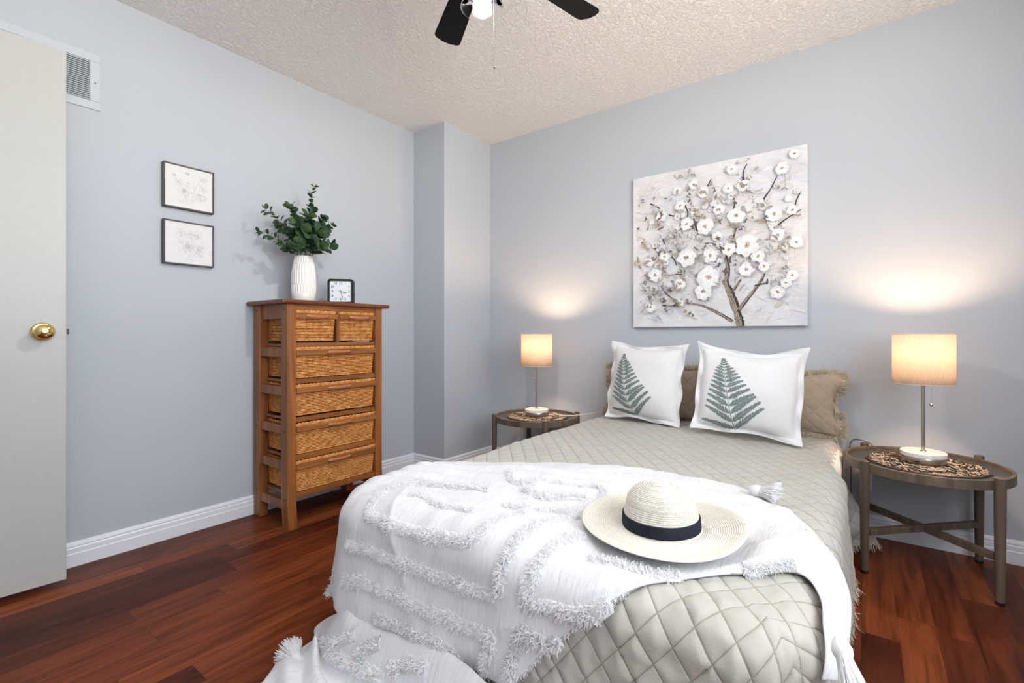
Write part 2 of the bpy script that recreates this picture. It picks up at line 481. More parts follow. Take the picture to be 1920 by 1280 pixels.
baseboard('baseboard_pilaster_front', (0, 2.37), (0.312, 2.37), (0, -1), -1, 1)
baseboard('baseboard_pilaster_side', (0.312, 2.37), (0.312, ROOM_Y1), (1, 0), 1, -1)
baseboard('baseboard_back', (0.312, ROOM_Y1), (ROOM_X, ROOM_Y1), (0, -1), -1, -1)
baseboard('baseboard_right', (ROOM_X, ROOM_Y0), (ROOM_X, ROOM_Y1), (-1, 0), -1, -1)

# open door leaf, swung back against the left wall
def door():
    L = 0.762
    dx, dy = math.sin(R(3.8)), math.cos(R(3.8))
    rt = empty('door_1', (0.19 - dx*L, 0.448 - dy*L, 0.0), 0)
    rt.rotation_euler = (0, 0, -R(3.8)); rt['kind'] = 'structure'
    leaf = MB().box((-0.035, 0, 0.025), (0, L, 2.055)).build('door_leaf', M['door'], rt, bevel=0.002)
    kn = MB()
    A = Matrix.Translation((0, L-0.065, 0.975)) @ Matrix.Rotation(R(90), 4, 'Y')
    kn.lathe([(0.001,0),(0.033,0.0),(0.034,0.003),(0.030,0.008),(0.017,0.010),(0.013,0.014),(0.012,0.03),(0.014,0.033),
              (0.022,0.038),(0.0265,0.046),(0.0275,0.054),(0.025,0.062),(0.017,0.067),(0.006,0.069),(0.0,0.069)], 40, M=A)
    k = kn.build('door_knob', M['brass'], leaf, angle=35); k['label'] = 'polished brass round door knob'
    pl = MB().lathe([(0.0, 0.0691), (0.004, 0.0691), (0.004, 0.0705), (0.0, 0.0705)], 16, M=A).build('lock_button', M['brass'], leaf)
    lt = MB().box((-0.024, L-0.001, 0.966), (-0.012, L+0.009, 0.986)).build('latch', M['dark_metal'], leaf, bevel=0.001)
    bk = MB()
    B = Matrix.Translation((-0.035, L-0.065, 0.975)) @ Matrix.Rotation(R(-90), 4, 'Y')
    bk.lathe([(0.001,0),(0.033,0.0),(0.034,0.003),(0.030,0.008),(0.013,0.014),(0.012,0.03),(0.022,0.038),(0.0275,0.054),(0.025,0.062),(0.0,0.069)], 32, M=B)
    bk.build('door_knob', M['brass'], leaf, angle=35)
    for z in (0.25, 1.05, 1.85):
        MB().tube([(0.004, -0.006, z-0.045), (0.004, -0.006, z+0.045)], 0.006, 12).build('hinge', M['brass'], rt, smooth=True)
door()

# wall vent above the door
def vent():
    y0, y1, z0, z1 = 0.235, 0.591, 1.927, 2.168
    rt = empty('wall_vent', (0, (y0+y1)/2, z0), 0, 'white slatted return air vent high on the left wall behind the door', 'vent')
    cy, cz = (y0+y1)/2, z0
    fr = MB(); k = 0.036
    fr.box((0, y0-cy, 0), (0.007, y1-cy, k)); fr.box((0, y0-cy, z1-z0-k), (0.007, y1-cy, z1-z0))
    fr.box((0, y0-cy, k), (0.007, y0-cy+k, z1-z0-k)); fr.box((0, y1-cy-k, k), (0.007, y1-cy, z1-z0-k))
    fr.build('vent_frame', M['vent'], rt, bevel=0.003)
    MB().box((0.0005, y0-cy+k, k), (0.0015, y1-cy-k, z1-z0-k)).build('vent_backing', M['vent_dark'], rt)
    n = 20
    sl = MB()
    for i in range(n):
        z = k + (z1-z0-2*k)*(i+0.5)/n
        sl.add([(0.001, y0-cy+k, z+0.0035), (0.008, y0-cy+k, z-0.004), (0.008, y1-cy-k-0.001, z-0.004), (0.001, y1-cy-k-0.001, z+0.0035),
                (0.001, y0-cy+k, z+0.0047), (0.008, y0-cy+k, z-0.0028), (0.008, y1-cy-k-0.001, z-0.0028), (0.001, y1-cy-k-0.001, z+0.0047)],
               [(0,1,2,3),(7,6,5,4),(0,4,5,1),(1,5,6,2),(2,6,7,3),(3,7,4,0)])
    sl.build('louvre_slats', M['vent'], rt)
    MB().ball((0.008, y1-cy-0.018, 0.115), 0.004, 10, 6).build('screw', M['nickel'], rt, smooth=True)
vent()
# ------------------------------------------------------------------ basket chest
def legM(): pass
def build_chest():
    X0, X1, Y0, Y1 = 0.022, 0.365, 1.225, 1.798
    rt = empty('basket_chest', (X0, Y0, 0), 0, 'tall brown wooden chest with six wicker basket drawers against the blue-grey wall', 'chest')
    def P(mb, name, mat, bevel=0.002, **kw): return mb.build(name, M[mat], rt, bevel=bevel, **kw)
    dx, dy = X1-X0, Y1-Y0
    # top slab
    P(MB().box((-0.014, -0.035, 1.118), (dx+0.022, dy+0.042, 1.14)), 'top_board', 'chest_top', 0.008, )
    # legs with a curved sabre foot
    def leg(xa, xb, ya, yb, kick):
        mb = MB(); zs = [0, 0.02, 0.05, 0.09, 0.14, 0.2, 1.118]; off = [kick*((0.2-z)/0.2)**2 if z < 0.2 else 0 for z in zs]
        vs = []; 
        for z, o in zip(zs, off):
            lo = xa + (o if kick < 0 else o*0.8); hi = xb + (o if kick > 0 else o*0.8)
            vs += [(lo, ya, z), (hi, ya, z), (hi, yb, z), (lo, yb, z)]
        fs = [(3,2,1,0)]
        for i in range(len(zs)-1):
            for k in range(4): fs.append((4*i+k, 4*i+(k+1)%4, 4*i+4+(k+1)%4, 4*i+4+k))
        m = 4*(len(zs)-1); fs.append((m, m+1, m+2, m+3))
        return mb.add(vs, fs)
    lw, lt = 0.062, 0.046
    for (xa, xb, kick) in ((0, lw, 0.0), (dx-lw, dx, 0.02)):
        for (ya, yb) in ((0, lt), (dy-lt, dy)):
            P(leg(xa, xb, ya, yb, kick), 'leg', 'chest')
    # side rails
    for (ya, yb) in ((0.012, 0.034), (dy-0.034, dy-0.012)):
        P(MB().box((lw, ya, 1.045), (dx-lw, yb, 1.118)), 'side_panel', 'chest', 0.001)
        for z in (0.85, 0.658, 0.463, 0.284, 0.085):
            P(MB().box((lw-0.004, ya-0.006, z), (dx-lw+0.004, yb, z+0.046)), 'side_rail', 'chest', 0.003)
        # runner strips the baskets slide on
        yi0, yi1 = (yb, yb+0.014) if ya < 0.1 else (ya-0.014, ya)
        for z in (0.905, 0.722, 0.53, 0.34, 0.15):
            P(MB().box((0.02, yi0, z), (dx-0.03, yi1, z+0.012)), 'runner', 'chest', 0.001)
    # front and back rails
    P(MB().box((dx-0.024, lt, 1.092), (dx-0.006, dy-lt, 1.118)), 'front_rail', 'chest_h', 0.001)
    for z, h in ((0.903, 0.02), (0.716, 0.024), (0.522, 0.024), (0.33, 0.026), (0.138, 0.028)):
        P(MB().box((dx-0.034, lt, z), (dx-0.008, dy-lt, z+h)), 'front_rail', 'chest_h', 0.002)
        P(MB().box((0.006, lt, z), (0.024, dy-lt, z+h)), 'back_rail', 'chest_h', 0.002)
    P(MB().box((0.006, lt, 1.06), (0.024, dy-lt, 1.118)), 'back_rail', 'chest_h', 0.002)
    P(MB().box((dx-0.03, dy*0.5-0.008, 0.923), (dx-0.008, dy*0.5+0.008, 1.092)), 'divider', 'chest', 0.001)
    # dark screw caps on the side face
    for xx in (0.03, dx-0.03):
        for z in (1.09, 0.48, 0.14):
            P(MB().lathe([(0.0,0),(0.005,0),(0.004,0.002),(0,0.002)], 12, M=Matrix.Translation((xx, 0.0, z)) @ Matrix.Rotation(R(90),4,'X')), 'screw_cap', 'dark_metal', 0)
    # wicker basket: lx deep (x), ly wide (y), h high. origin bottom front-left corner (max x)
    def basket_mesh(lx, ly, h, stakes_len=0.018):
        mb = MB()
        nx = max(4, int(lx/stakes_len)); ny = max(4, int(ly/stakes_len))
        if (2*nx+2*ny) % 2: ny += 1
        rows = int(h/0.0074)
        def base(k_sub, z):
            pass
        per = []
        def ring(z, sub, ph, amp):
            t = 0.010*(1 - z/h)           # taper towards the bottom
            x0, x1, y0, y1 = -lx+t, -t, t, ly-t
            pts = []
            for i in range(ny*sub): s = i/(ny*sub); pts.append((x1, y0+(y1-y0)*s, 1, 0))
            for i in range(nx*sub): s = i/(nx*sub); pts.append((x1+(x0-x1)*s, y1, 0, 1))
            for i in range(ny*sub): s = i/(ny*sub); pts.append((x0, y1+(y0-y1)*s, -1, 0))
            for i in range(nx*sub): s = i/(nx*sub); pts.append((x0+(x1-x0)*s, y0, 0, -1))
            out = []
            for i, (x, y, ax, ay) in enumerate(pts):
                w = amp*(0.95*abs(math.sin(math.pi*i/sub))**0.7 - 0.45 + 0.42*math.sin(math.pi*i/sub + math.pi*ph + math.pi/2)) if sub > 1 and amp else 0*(1 if (i+ph) % 2 else -1)
                out.append((x+ax*w, y+ay*w, z + 0.0004*math.sin(i*1.7+z*900)))
            return out
        for k in range(rows):
            z = h*(k+0.5)/rows
            mb.tube(ring(z, 4, k % 2, 0.0036), 0.0035, 6, closed=True, up=(0,0,1), flat=0.95)
        # plaited rim
        for ph in range(3):
            rg = ring(h, 4, 0, 0); pts = []
            for i, p in enumerate(rg):
                a = i*0.45 + ph*2.094
                pts.append((p[0]+0.0035*math.cos(a), p[1]+0.0035*math.cos(a), h+0.004+0.0035*math.sin(a)))
            mb.tube(pts, 0.0036, 6, closed=True, up=(0,0,1))
        for ph in range(2):
            rg = ring(0.0, 2, 0, 0); pts = []
            for i, p in enumerate(rg):
                a = i*0.9 + ph*3.14
                pts.append((p[0]+0.002*math.cos(a), p[1]+0.002*math.cos(a), 0.002+0.002*math.sin(a)))
            mb.tube(pts, 0.003, 5, closed=True, up=(0,0,1))
        return mb
    def light_block_mesh(lx, ly, h):
        mb = MB(); t = 0.011; w = 0.003
        mb.box((-lx+t, t, 0.0), (-t, ly-t, 0.004))
        mb.box((-t-0.001-w, t, 0.004), (-t-0.001, ly-t, h)); mb.box((-lx+t, t, 0.004), (-lx+t+w, ly-t, h))
        mb.box((-lx+t+w, t, 0.004), (-t-w-0.001, t+w, h)); mb.box((-lx+t+w, ly-t-w, 0.004), (-t-w-0.001, ly-t, h))
        return mb
    def strap(cy, z, span, droop):
        """leather handle as an arched strap on the x = 0 face, centred on cy"""
        mb = MB(); n = 14; w = 0.0095
        pts = []
        for i in range(n+1):
            s = -1 + 2*i/n
            out = 0.004 + 0.011*max(0.0, 1-(s*1.25)**2); dz = -droop*max(0.0, 1-(s*1.2)**2)
            pts.append((out, cy+s*span/2, z+dz))
        vs = []
        for i, (x, y, zz) in enumerate(pts):
            e = w if 0 < i < n else w*0.62
            vs += [(x, y, zz-e), (x, y, zz+e), (x-0.0025, y, zz+e), (x-0.0025, y, zz-e)]
        fs = [(0,1,2,3)]
        for i in range(n):
            for k in range(4): fs.append((4*i+k, 4*i+4+k, 4*i+4+(k+1)%4, 4*i+(k+1)%4))
        fs.append((4*n+3, 4*n+2, 4*n+1, 4*n))
        return mb.add(vs, fs)
    lx = dx - 0.045
    def make_basket(ly, h, hl, droop, barry):
        b = basket_mesh(lx, ly, h).build('basket_drawer', M['wicker'], rt, smooth=True)
        light_block_mesh(lx, ly, h).build('basket_light_block', M['dark_brown'], b)  # dark inner box added to block light through the weave
        bar = MB().box((0.001, barry[0], h-0.034), (0.017, barry[1], h-0.006)).build('drawer_bar', M['chest_h'], b, bevel=0.003)
        off = 0.017
        hd = strap(ly/2, h-0.021, hl, droop).build('leather_handle', M['leather'], b, smooth=True, bevel=0)
        hd.location = (off, 0, 0)
        for s in (-1, 1):
            rv = MB().ball((off+0.0045, ly/2+s*(hl/2-0.014), h-0.021), 0.0042, 12, 8, (0.6,1,1)).build('rivet', M['rivet'], b, smooth=True)
        return b
    iw = dy-2*lt
    big = make_basket(iw-0.006, 0.148, 0.142, 0.0, (-0.003, iw-0.003+0.0))
    small = make_basket(iw/2-0.016, 0.148, 0.132, 0.004, (-0.004, iw/2-0.012))
    def place(o, y, z, xoff=0.0): o.location = (dx-0.012+xoff, y, z)
    place(small, lt+0.003, 0.934)
    s2 = copy_tree(small, rt); place(s2, lt+iw/2+0.013, 0.934)
    place(big, lt+0.003, 0.745, 0.0)
    for z, xo in ((0.557, 0.004), (0.362, 0.004), (0.172, 0.004)):
        c = copy_tree(big, rt); place(c, lt+0.003, z-0.002, xo)
build_chest()

# ------------------------------------------------------------------ ribbed vase with eucalyptus
VASE = (0.20, 1.405, 1.14)
def build_vase():
    H = 0.25
    def rad(z):
        t = z/H
        pts = [(0,0.045),(0.04,0.056),(0.12,0.0605),(0.35,0.0625),(0.6,0.061),(0.8,0.055),(0.93,0.048),(1.0,0.046)]
        for (a, ra), (b, rb) in zip(pts, pts[1:]):
            if t <= b: 
                u = (t-a)/(b-a); u = u*u*(3-2*u) if a > 0.04 else u
                return ra+(rb-ra)*u
        return pts[-1][1]
    n = 26
    def rmod(r, z, a):
        if r < 0.042: return r
        if z < 0.045: k = 0
        elif z < 0.095: k = math.cos(n*a) ; k *= min(1, (z-0.045)/0.006)*min(1, (0.095-z)/0.003)
        elif z < 0.208: k = math.cos(n*a+math.pi); k *= min(1, (z-0.095)/0.003)*min(1, (0.208-z)/0.003)
        elif z < 0.244: k = math.cos(n*a); k *= min(1, (z-0.208)/0.003)*min(1, (0.244-z)/0.003)
        else: k = 0
        return r + 0.0024*abs(k)*np.sign(k) if k < 0 else r + 0.0012*k
    prof = [(0.0,0.0),(0.04,0.0)] + [(rad(z), z) for z in np.linspace(0.003, H-0.002, 100)]
    prof += [(0.0445,H),(0.041,H),(0.0395,H-0.004)] + [(rad(z)-0.007, z) for z in np.linspace(H-0.01, 0.03, 12)] + [(0.0, 0.02)]
    o = MB().lathe(prof, n*8, rmod=rmod).build('ribbed_vase', M['ceramic'], smooth=True)
    o.location = VASE
    tag(o, 'white ribbed ceramic vase holding eucalyptus on the basket chest', 'vase')
build_vase()

def build_plant():
    rt = empty('eucalyptus_bunch', (VASE[0], VASE[1], VASE[2]+0.22), 0, 'bunch of green eucalyptus branches standing in the white ribbed vase', 'plant')
    rg = random.Random(11)
    # sprigs: (tip dx, dy, dz from the vase mouth), leaf size, number of nodes
    S = [((0.03, 0.045, 0.40), 0.017, 9, 0.45), ((0.05, -0.27, 0.09), 0.016, 13, 0.25), ((0.02, -0.22, 0.22), 0.019, 11, 0.3), ((0.09, -0.17, 0.04), 0.019, 9, 0.3),
         ((0.0, 0.175, 0.215), 0.018, 10, 0.3), ((0.04, -0.10, 0.26), 0.022, 10, 0.25), ((0.10, 0.03, 0.14), 0.034, 7, 0.2), ((0.12, -0.05, 0.12), 0.033, 7, 0.2),
         ((0.06, 0.08, 0.22), 0.030, 7, 0.25), ((0.08, -0.02, 0.22), 0.027, 8, 0.25), ((0.04, 0.15, 0.10), 0.023, 8, 0.25), ((0.0, -0.15, 0.15), 0.022, 9, 0.25),
         ((-0.06, 0.04, 0.20), 0.024, 8, 0.25), ((-0.05, -0.08, 0.16), 0.022, 8, 0.25), ((0.13, -0.12, 0.05), 0.026, 7, 0.2), ((0.12, 0.09, 0.06), 0.026, 7, 0.2),
         ((0.03, 0.12, 0.17), 0.025, 8, 0.25), ((0.09, -0.09, 0.17), 0.030, 7, 0.25), ((0.14, 0.02, 0.06), 0.031, 6, 0.2), ((0.06, 0.02, 0.25), 0.022, 8, .3)]
    def bez(p0, p1, p2, t): return p0*(1-t)**2 + p1*2*t*(1-t) + p2*t*t
    for (tip, ls, nn, start) in S:
        p0 = np.array((rg.uniform(-0.012,0.012), rg.uniform(-0.012,0.012), -0.13)); p2 = np.array(tip) + (0,0,0.02)
        p1 = np.array((tip[0]*0.25, tip[1]*0.25, 0.02 + tip[2]*0.55 + 0.05))
        lip = np.array((tip[0]*.16, tip[1]*.16, .03))
        path = [bez(p0, p1, p2, t) for t in np.linspace(0, 1, 16)]
        for q in path:      # keep the stems inside the mouth of the vase
            if q[2] < 0.035:
                rr = math.hypot(q[0], q[1]); k = min(1, 0.030/max(rr, 1e-6)); q[0] *= k; q[1] *= k
        sp = MB().tube(path, np.linspace(0.0022, 0.0008, 16), 6).build('sprig', M['stem'], rt, smooth=True)
        lm = MB()
        for i in range(nn):
            t = start + (1-start)*(i+0.5)/nn
            p = bez(p0, p1, p2, t); d = bez(p0, p1, p2, min(1, t+0.02)) - bez(p0, p1, p2, t-0.02); d /= np.linalg.norm(d)
            if p[2] < 0.04: continue
            s = ls*1.13*(1.1 - 0.42*(t-start)/(1-start))*rg.uniform(0.85, 1.15)
            a0 = rg.uniform(0, 6.28)
            for side in (0, 1) if i < nn-1 else (0, 1, 2):
                a = a0 + side*math.pi + rg.uniform(-0.3, 0.3)
                u = np.cross(d, (0.3, 0.2, 0.9)); u /= np.linalg.norm(u); w = np.cross(d, u)
                out = u*math.cos(a) + w*math.sin(a)
                ax = out*0.85 + d*(0.45 if side < 2 else 2.0) + np.array((0.12, 0, 0.0)); ax /= np.linalg.norm(ax)
                nr = np.cross(ax, np.cross(d, ax)) ; nr /= max(1e-6, np.linalg.norm(nr))
                nr = nr + np.array((rg.uniform(-.5,.5)+0.35, rg.uniform(-.5,.5), rg.uniform(-.2,.4))); nr -= ax*np.dot(nr, ax); nr /= np.linalg.norm(nr)
                bt = np.cross(ax, nr)
                L, W = s*2.0, s*(0.95 if ls > 0.02 else 0.72)
                b0 = p + ax*0.004
                vs = []; fs = []
                prof = [(0.0,0.05),(0.12,0.55),(0.3,0.92),(0.5,1.0),(0.72,0.86),(0.9,0.48),(1.0,0.06)]
                for (q, wq) in prof:
                    c = b0 + ax*L*q + nr*(0.10*s*math.sin(q*3.0))
                    vs += [c - bt*W*wq + nr*0.14*s*wq, c, c + bt*W*wq + nr*0.14*s*wq]
                for k in range(len(prof)-1):
                    fs += [(3*k,3*k+1,3*k+4,3*k+3), (3*k+1,3*k+2,3*k+5,3*k+4)]
                vv = np.array(vs)
                if (vv[:,0]+VASE[0]).min() < 0.01: vv[:,0] += 0.012-(vv[:,0]+VASE[0]).min()
                lm.add(vv, fs)
        lm.build('leaves', M['leaf'], sp, smooth=True)
build_plant()

# ------------------------------------------------------------------ square clock
def text_mesh(body, size, align='CENTER'):
    cu = bpy.data.curves.new('numeral', 'FONT'); cu.body = body; cu.size = size
    cu.align_x = align; cu.align_y = 'CENTER'; cu.extrude = 0.0003; cu.resolution_u = 3
    o = bpy.data.objects.new('numeral', cu); COL.objects.link(o)
    bpy.context.view_layer.update()
    me = bpy.data.meshes.new_from_object(o.evaluated_get(bpy.context.evaluated_depsgraph_get()))
    vs = np.array([v.co[:] for v in me.vertices]); fs = [tuple(p.vertices) for p in me.polygons]
    bpy.data.objects.remove(o); bpy.data.curves.remove(cu); bpy.data.meshes.remove(me)
    return vs, fs
def rrect(w, h, r, n=8):
    pts = []
    for cx, cy, a0 in ((w/2-r, h/2-r, 0), (-w/2+r, h/2-r, 90), (-w/2+r, -h/2+r, 180), (w/2-r, -h/2+r, 270)):
        for i in range(n+1):
            a = R(a0+90*i/n); pts.append((cx+r*math.cos(a), cy+r*math.sin(a)))
    return pts
def build_clock():
    # local frame: x right, y up, z out of the face; stood up facing the room
    rt = empty('desk_clock', (0.262, 1.59, 1.14), 0, 'small square black desk clock with white face on the basket chest', 'clock')
    A = Matrix.Translation((0, 0, 0.0705)) @ Matrix.Rotation(R(-44), 4, 'Z') @ Matrix(((0,0,1,0),(1,0,0,0),(0,1,0,0),(0,0,0,1)))
    S = 0.141
    body = MB(); outer = rrect(S, S, 0.016); inner = rrect(S-0.024, S-0.024, 0.008)
    n = len(outer)
    vs = [(x, y, -0.05) for x, y in outer] + [(x, y, 0) for x, y in outer] + [(x*0.985, y*0.985, 0.003) for x, y in outer] + [(x, y, 0.003) for x, y in inner] + [(x, y, -0.006) for x, y in inner]
    fs = [tuple(range(n-1,-1,-1))]
    for L in range(4):
        fs += [(L*n+i, L*n+(i+1)%n, (L+1)*n+(i+1)%n, (L+1)*n+i) for i in range(n)]
    body.add(vs, fs, None, A).build('clock_case', M['clock'], rt, angle=40)
    MB().prism(inner, -0.008, -0.006, A).build('clock_face', M['face'], rt)
    nm = MB()
    for k in range(1, 13):
        a = math.pi/2 - k*math.pi/6
        u, v = math.cos(a), math.sin(a); q = 0.0455/max(abs(u), abs(v))*0.98
        tv, tf = text_mesh(str(k), 0.0195)
        nm.add(tv + (u*q, v*q, -0.0055), tf, None, A)
    nm.build('numerals', M['ink'], rt)
    def hand(ang, L, w, name):
        a = R(ang); d = np.array((math.sin(a), math.cos(a))); p = np.array((d[1], -d[0]))
        pts = [-d*0.012-p*w*0.6, -d*0.012+p*w*0.6, d*L*0.55+p*w, d*L*0.7+p*w*1.9, d*L, d*L*0.7-p*w*1.9, d*L*0.55-p*w]
        MB().prism([tuple(q) for q in pts][::-1], -0.0045, -0.0038, A).build(name, M['ink'], rt)
    hand(103, 0.036, 0.0012, 'hour_hand'); hand(163, 0.044, 0.0009, 'minute_hand')
    MB().lathe([(0,0),(0.003,0),(0.003,0.002),(0,0.002)], 12, c=(0,0,-0.0046), M=A).build('hand_pin', M['ink'], rt)
build_clock()

# ------------------------------------------------------------------ two sketch prints on the left wall
def ribbon(mb, pts, w, z, A, seed=0, col=None):
    P = np.array(pts, float); n = len(P)
    T_ = np.gradient(P, axis=0); T_ /= np.maximum(np.linalg.norm(T_, axis=1, keepdims=True), 1e-9)
    N = np.stack([-T_[:,1], T_[:,0]], 1)
    t = np.linspace(0, 1, n); ww = (w*(0.35+0.65*np.sin(np.pi*t)))[:,None] if np.isscalar(w) else np.asarray(w)[:,None]
    a = P+N*ww/2; b = P-N*ww/2
    vs = np.concatenate([np.c_[a, np.full(n, z)], np.c_[b, np.full(n, z)]])
    mb.add(vs, [(i, n+i, n+i+1, i+1) for i in range(n-1)], col, A)
def sketch_flower(mb, c, r, A, rg, petals=5, layers=2, lw=0.0006):
    for L in range(layers):
        rr = r*(1-0.38*L); off = rg.uniform(0, 6.28)
        for k in range(petals+L):
            a = off + 2*math.pi*k/(petals+L)
            tt = np.linspace(-1, 1, 14)
            half = math.pi/(petals+L)*1.05
            pts = [(c[0]+rr*(0.25+0.75*math.sqrt(max(0, 1-abs(t)**2.6)))*math.cos(a+t*half*(1-0.1*abs(t)))*(1+0.06*math.sin(5*t+k)),
                    c[1]+rr*0.85*(0.25+0.75*math.sqrt(max(0, 1-abs(t)**2.6)))*math.sin(a+t*half)) for t in tt]
            ribbon(mb, pts, lw, 0, A)
            for q in range(3):
                b = a + rg.uniform(-0.5, 0.5)*half; r0, r1 = rr*rg.uniform(0.15,0.3), rr*rg.uniform(0.4,0.75)
                ribbon(mb, [(c[0]+x*math.cos(b+0.1*x/r), c[1]+x*0.85*math.sin(b+0.1*x/r)) for x in np.linspace(r0, r1, 5)], lw*0.7, 0, A)
    for q in range(10):
        b = rg.uniform(0, 6.28); ribbon(mb, [(c[0]+x*math.cos(b), c[1]+x*0.85*math.sin(b)) for x in np.linspace(r*0.02, r*0.13, 4)], lw*1.6, 0, A)
def sketch_rose(mb, c, r, A, rg, lw=0.0007):
    for k in range(16):
        rr = r*(0.1+0.9*k/15); a0 = rg.uniform(0, 6.28); sp = rg.uniform(1.2, 2.6)
        pts = [(c[0]+rr*(1+0.07*math.sin(3*t+k))*math.cos(a0+t), c[1]+rr*0.8*(1+0.07*math.cos(2*t+k))*math.sin(a0+t)) for t in np.linspace(0, sp, 14)]
        ribbon(mb, pts, lw*(1.7 if k < 5 else 1), 0, A)
def sketch_leaf(mb, p, a, L, A, lw=0.0006):
    d = np.array((math.cos(a), math.sin(a))); n = np.array((-d[1], d[0])); p = np.array(p)
    for s in (-1, 1, 0):
        ribbon(mb, [p + d*L*t + n*s*L*0.24*math.sin(math.pi*t) for t in np.linspace(0, 1, 9)], lw, 0, A)
def sketch_print(z0, label, kind):
    y0, y1, h = 0.813, 1.028, 0.209
    rt = empty('framed_print', (0, (y0+y1)/2, z0), 0, label, 'picture', 'sketch prints on the left wall')
    w = y1-y0; k = 0.0065
    fr = MB(); d = 0.03
    for lo, hi in (((0,-w/2,0),(d,-w/2+k,h)), ((0,w/2-k,0),(d,w/2,h)), ((0,-w/2+k,0),(d,w/2-k,k)), ((0,-w/2+k,h-k),(d,w/2-k,h))): fr.box(lo, hi)
    fr.build('picture_frame', M['frame'], rt, bevel=0.001)
    MB().box((0.002, -w/2+k, k), (0.024, w/2-k, h-k)).build('print_sheet', M['paper'], rt)
    A = Matrix.Translation((0.0246, 0, h/2)) @ Matrix(((0,0,1,0),(1,0,0,0),(0,1,0,0),(0,0,0,1)))
    rg = random.Random(kind); mb = MB()
    if kind == 1:
        sketch_rose(mb, (0.048, -0.042), 0.032, A, rg); sketch_rose(mb, (-0.03, -0.022), 0.026, A, rg, 0.0005)
        sketch_rose(mb, (0.058, 0.058), 0.02, A, rg, 0.0005); sketch_flower(mb, (0.058, 0.008), 0.018, A, rg, 5, 1)
        sketch_flower(mb, (-0.045, 0.02), 0.02, A, rg, 5, 1); sketch_rose(mb, (-0.01, 0.066), 0.012, A, rg, 0.0006); sketch_rose(mb, (-0.062, 0.048), 0.009, A, rg, 0.0004)
        for p0, p1, p2 in (((-0.01,-0.085),(0.005,-0.02),(-0.005,0.055)), ((0.0,-0.08),(0.02,0.01),(0.05,0.05)), ((-0.01,-0.08),(-0.02,-0.01),(-0.06,0.04))):
            ribbon(mb, [np.array(p0)*(1-t)**2+np.array(p1)*2*t*(1-t)+np.array(p2)*t*t for t in np.linspace(0,1,18)], 0.0006, 0, A)
        for k_ in range(14): sketch_leaf(mb, (rg.uniform(-0.05,0.05), rg.uniform(-0.07,0.03)), rg.uniform(0,6.28), rg.uniform(0.012,0.024), A, 0.0005)
    else:
        sketch_flower(mb, (-0.005, -0.02), 0.042, A, rg, 5, 2); sketch_flower(mb, (-0.035, 0.05), 0.02, A, rg, 5, 1); sketch_flower(mb, (0.03, 0.042), 0.026, A, rg, 6, 1)
        sketch_flower(mb, (0.052, -0.012), 0.024, A, rg, 5, 1); sketch_flower(mb, (0.0, 0.045), 0.022, A, rg, 5, 1); sketch_flower(mb, (0.04, -0.045), 0.02, A, rg, 4, 1)
        for k_ in range(16): sketch_leaf(mb, (rg.uniform(-0.055,0.055), rg.uniform(-0.06,0.06)), rg.uniform(0,6.28), rg.uniform(0.012,0.026), A, 0.0004)
        ribbon(mb, [(-0.02,-0.09),(-0.012,-0.075),(-0.003,-0.065),(0.005,-0.055)], 0.0008, 0, A); ribbon(mb, [(-0.015,-0.08),(0.01,-0.075),(0.03,-0.082)], 0.0006, 0, A)
    mb.build('flower_sketch', M['pencil'], rt)
sketch_print(1.568, 'upper of two square grey framed rose sketches on the left wall', 1)
sketch_print(1.300, 'lower of two square grey framed open flower sketches on the left wall', 2)

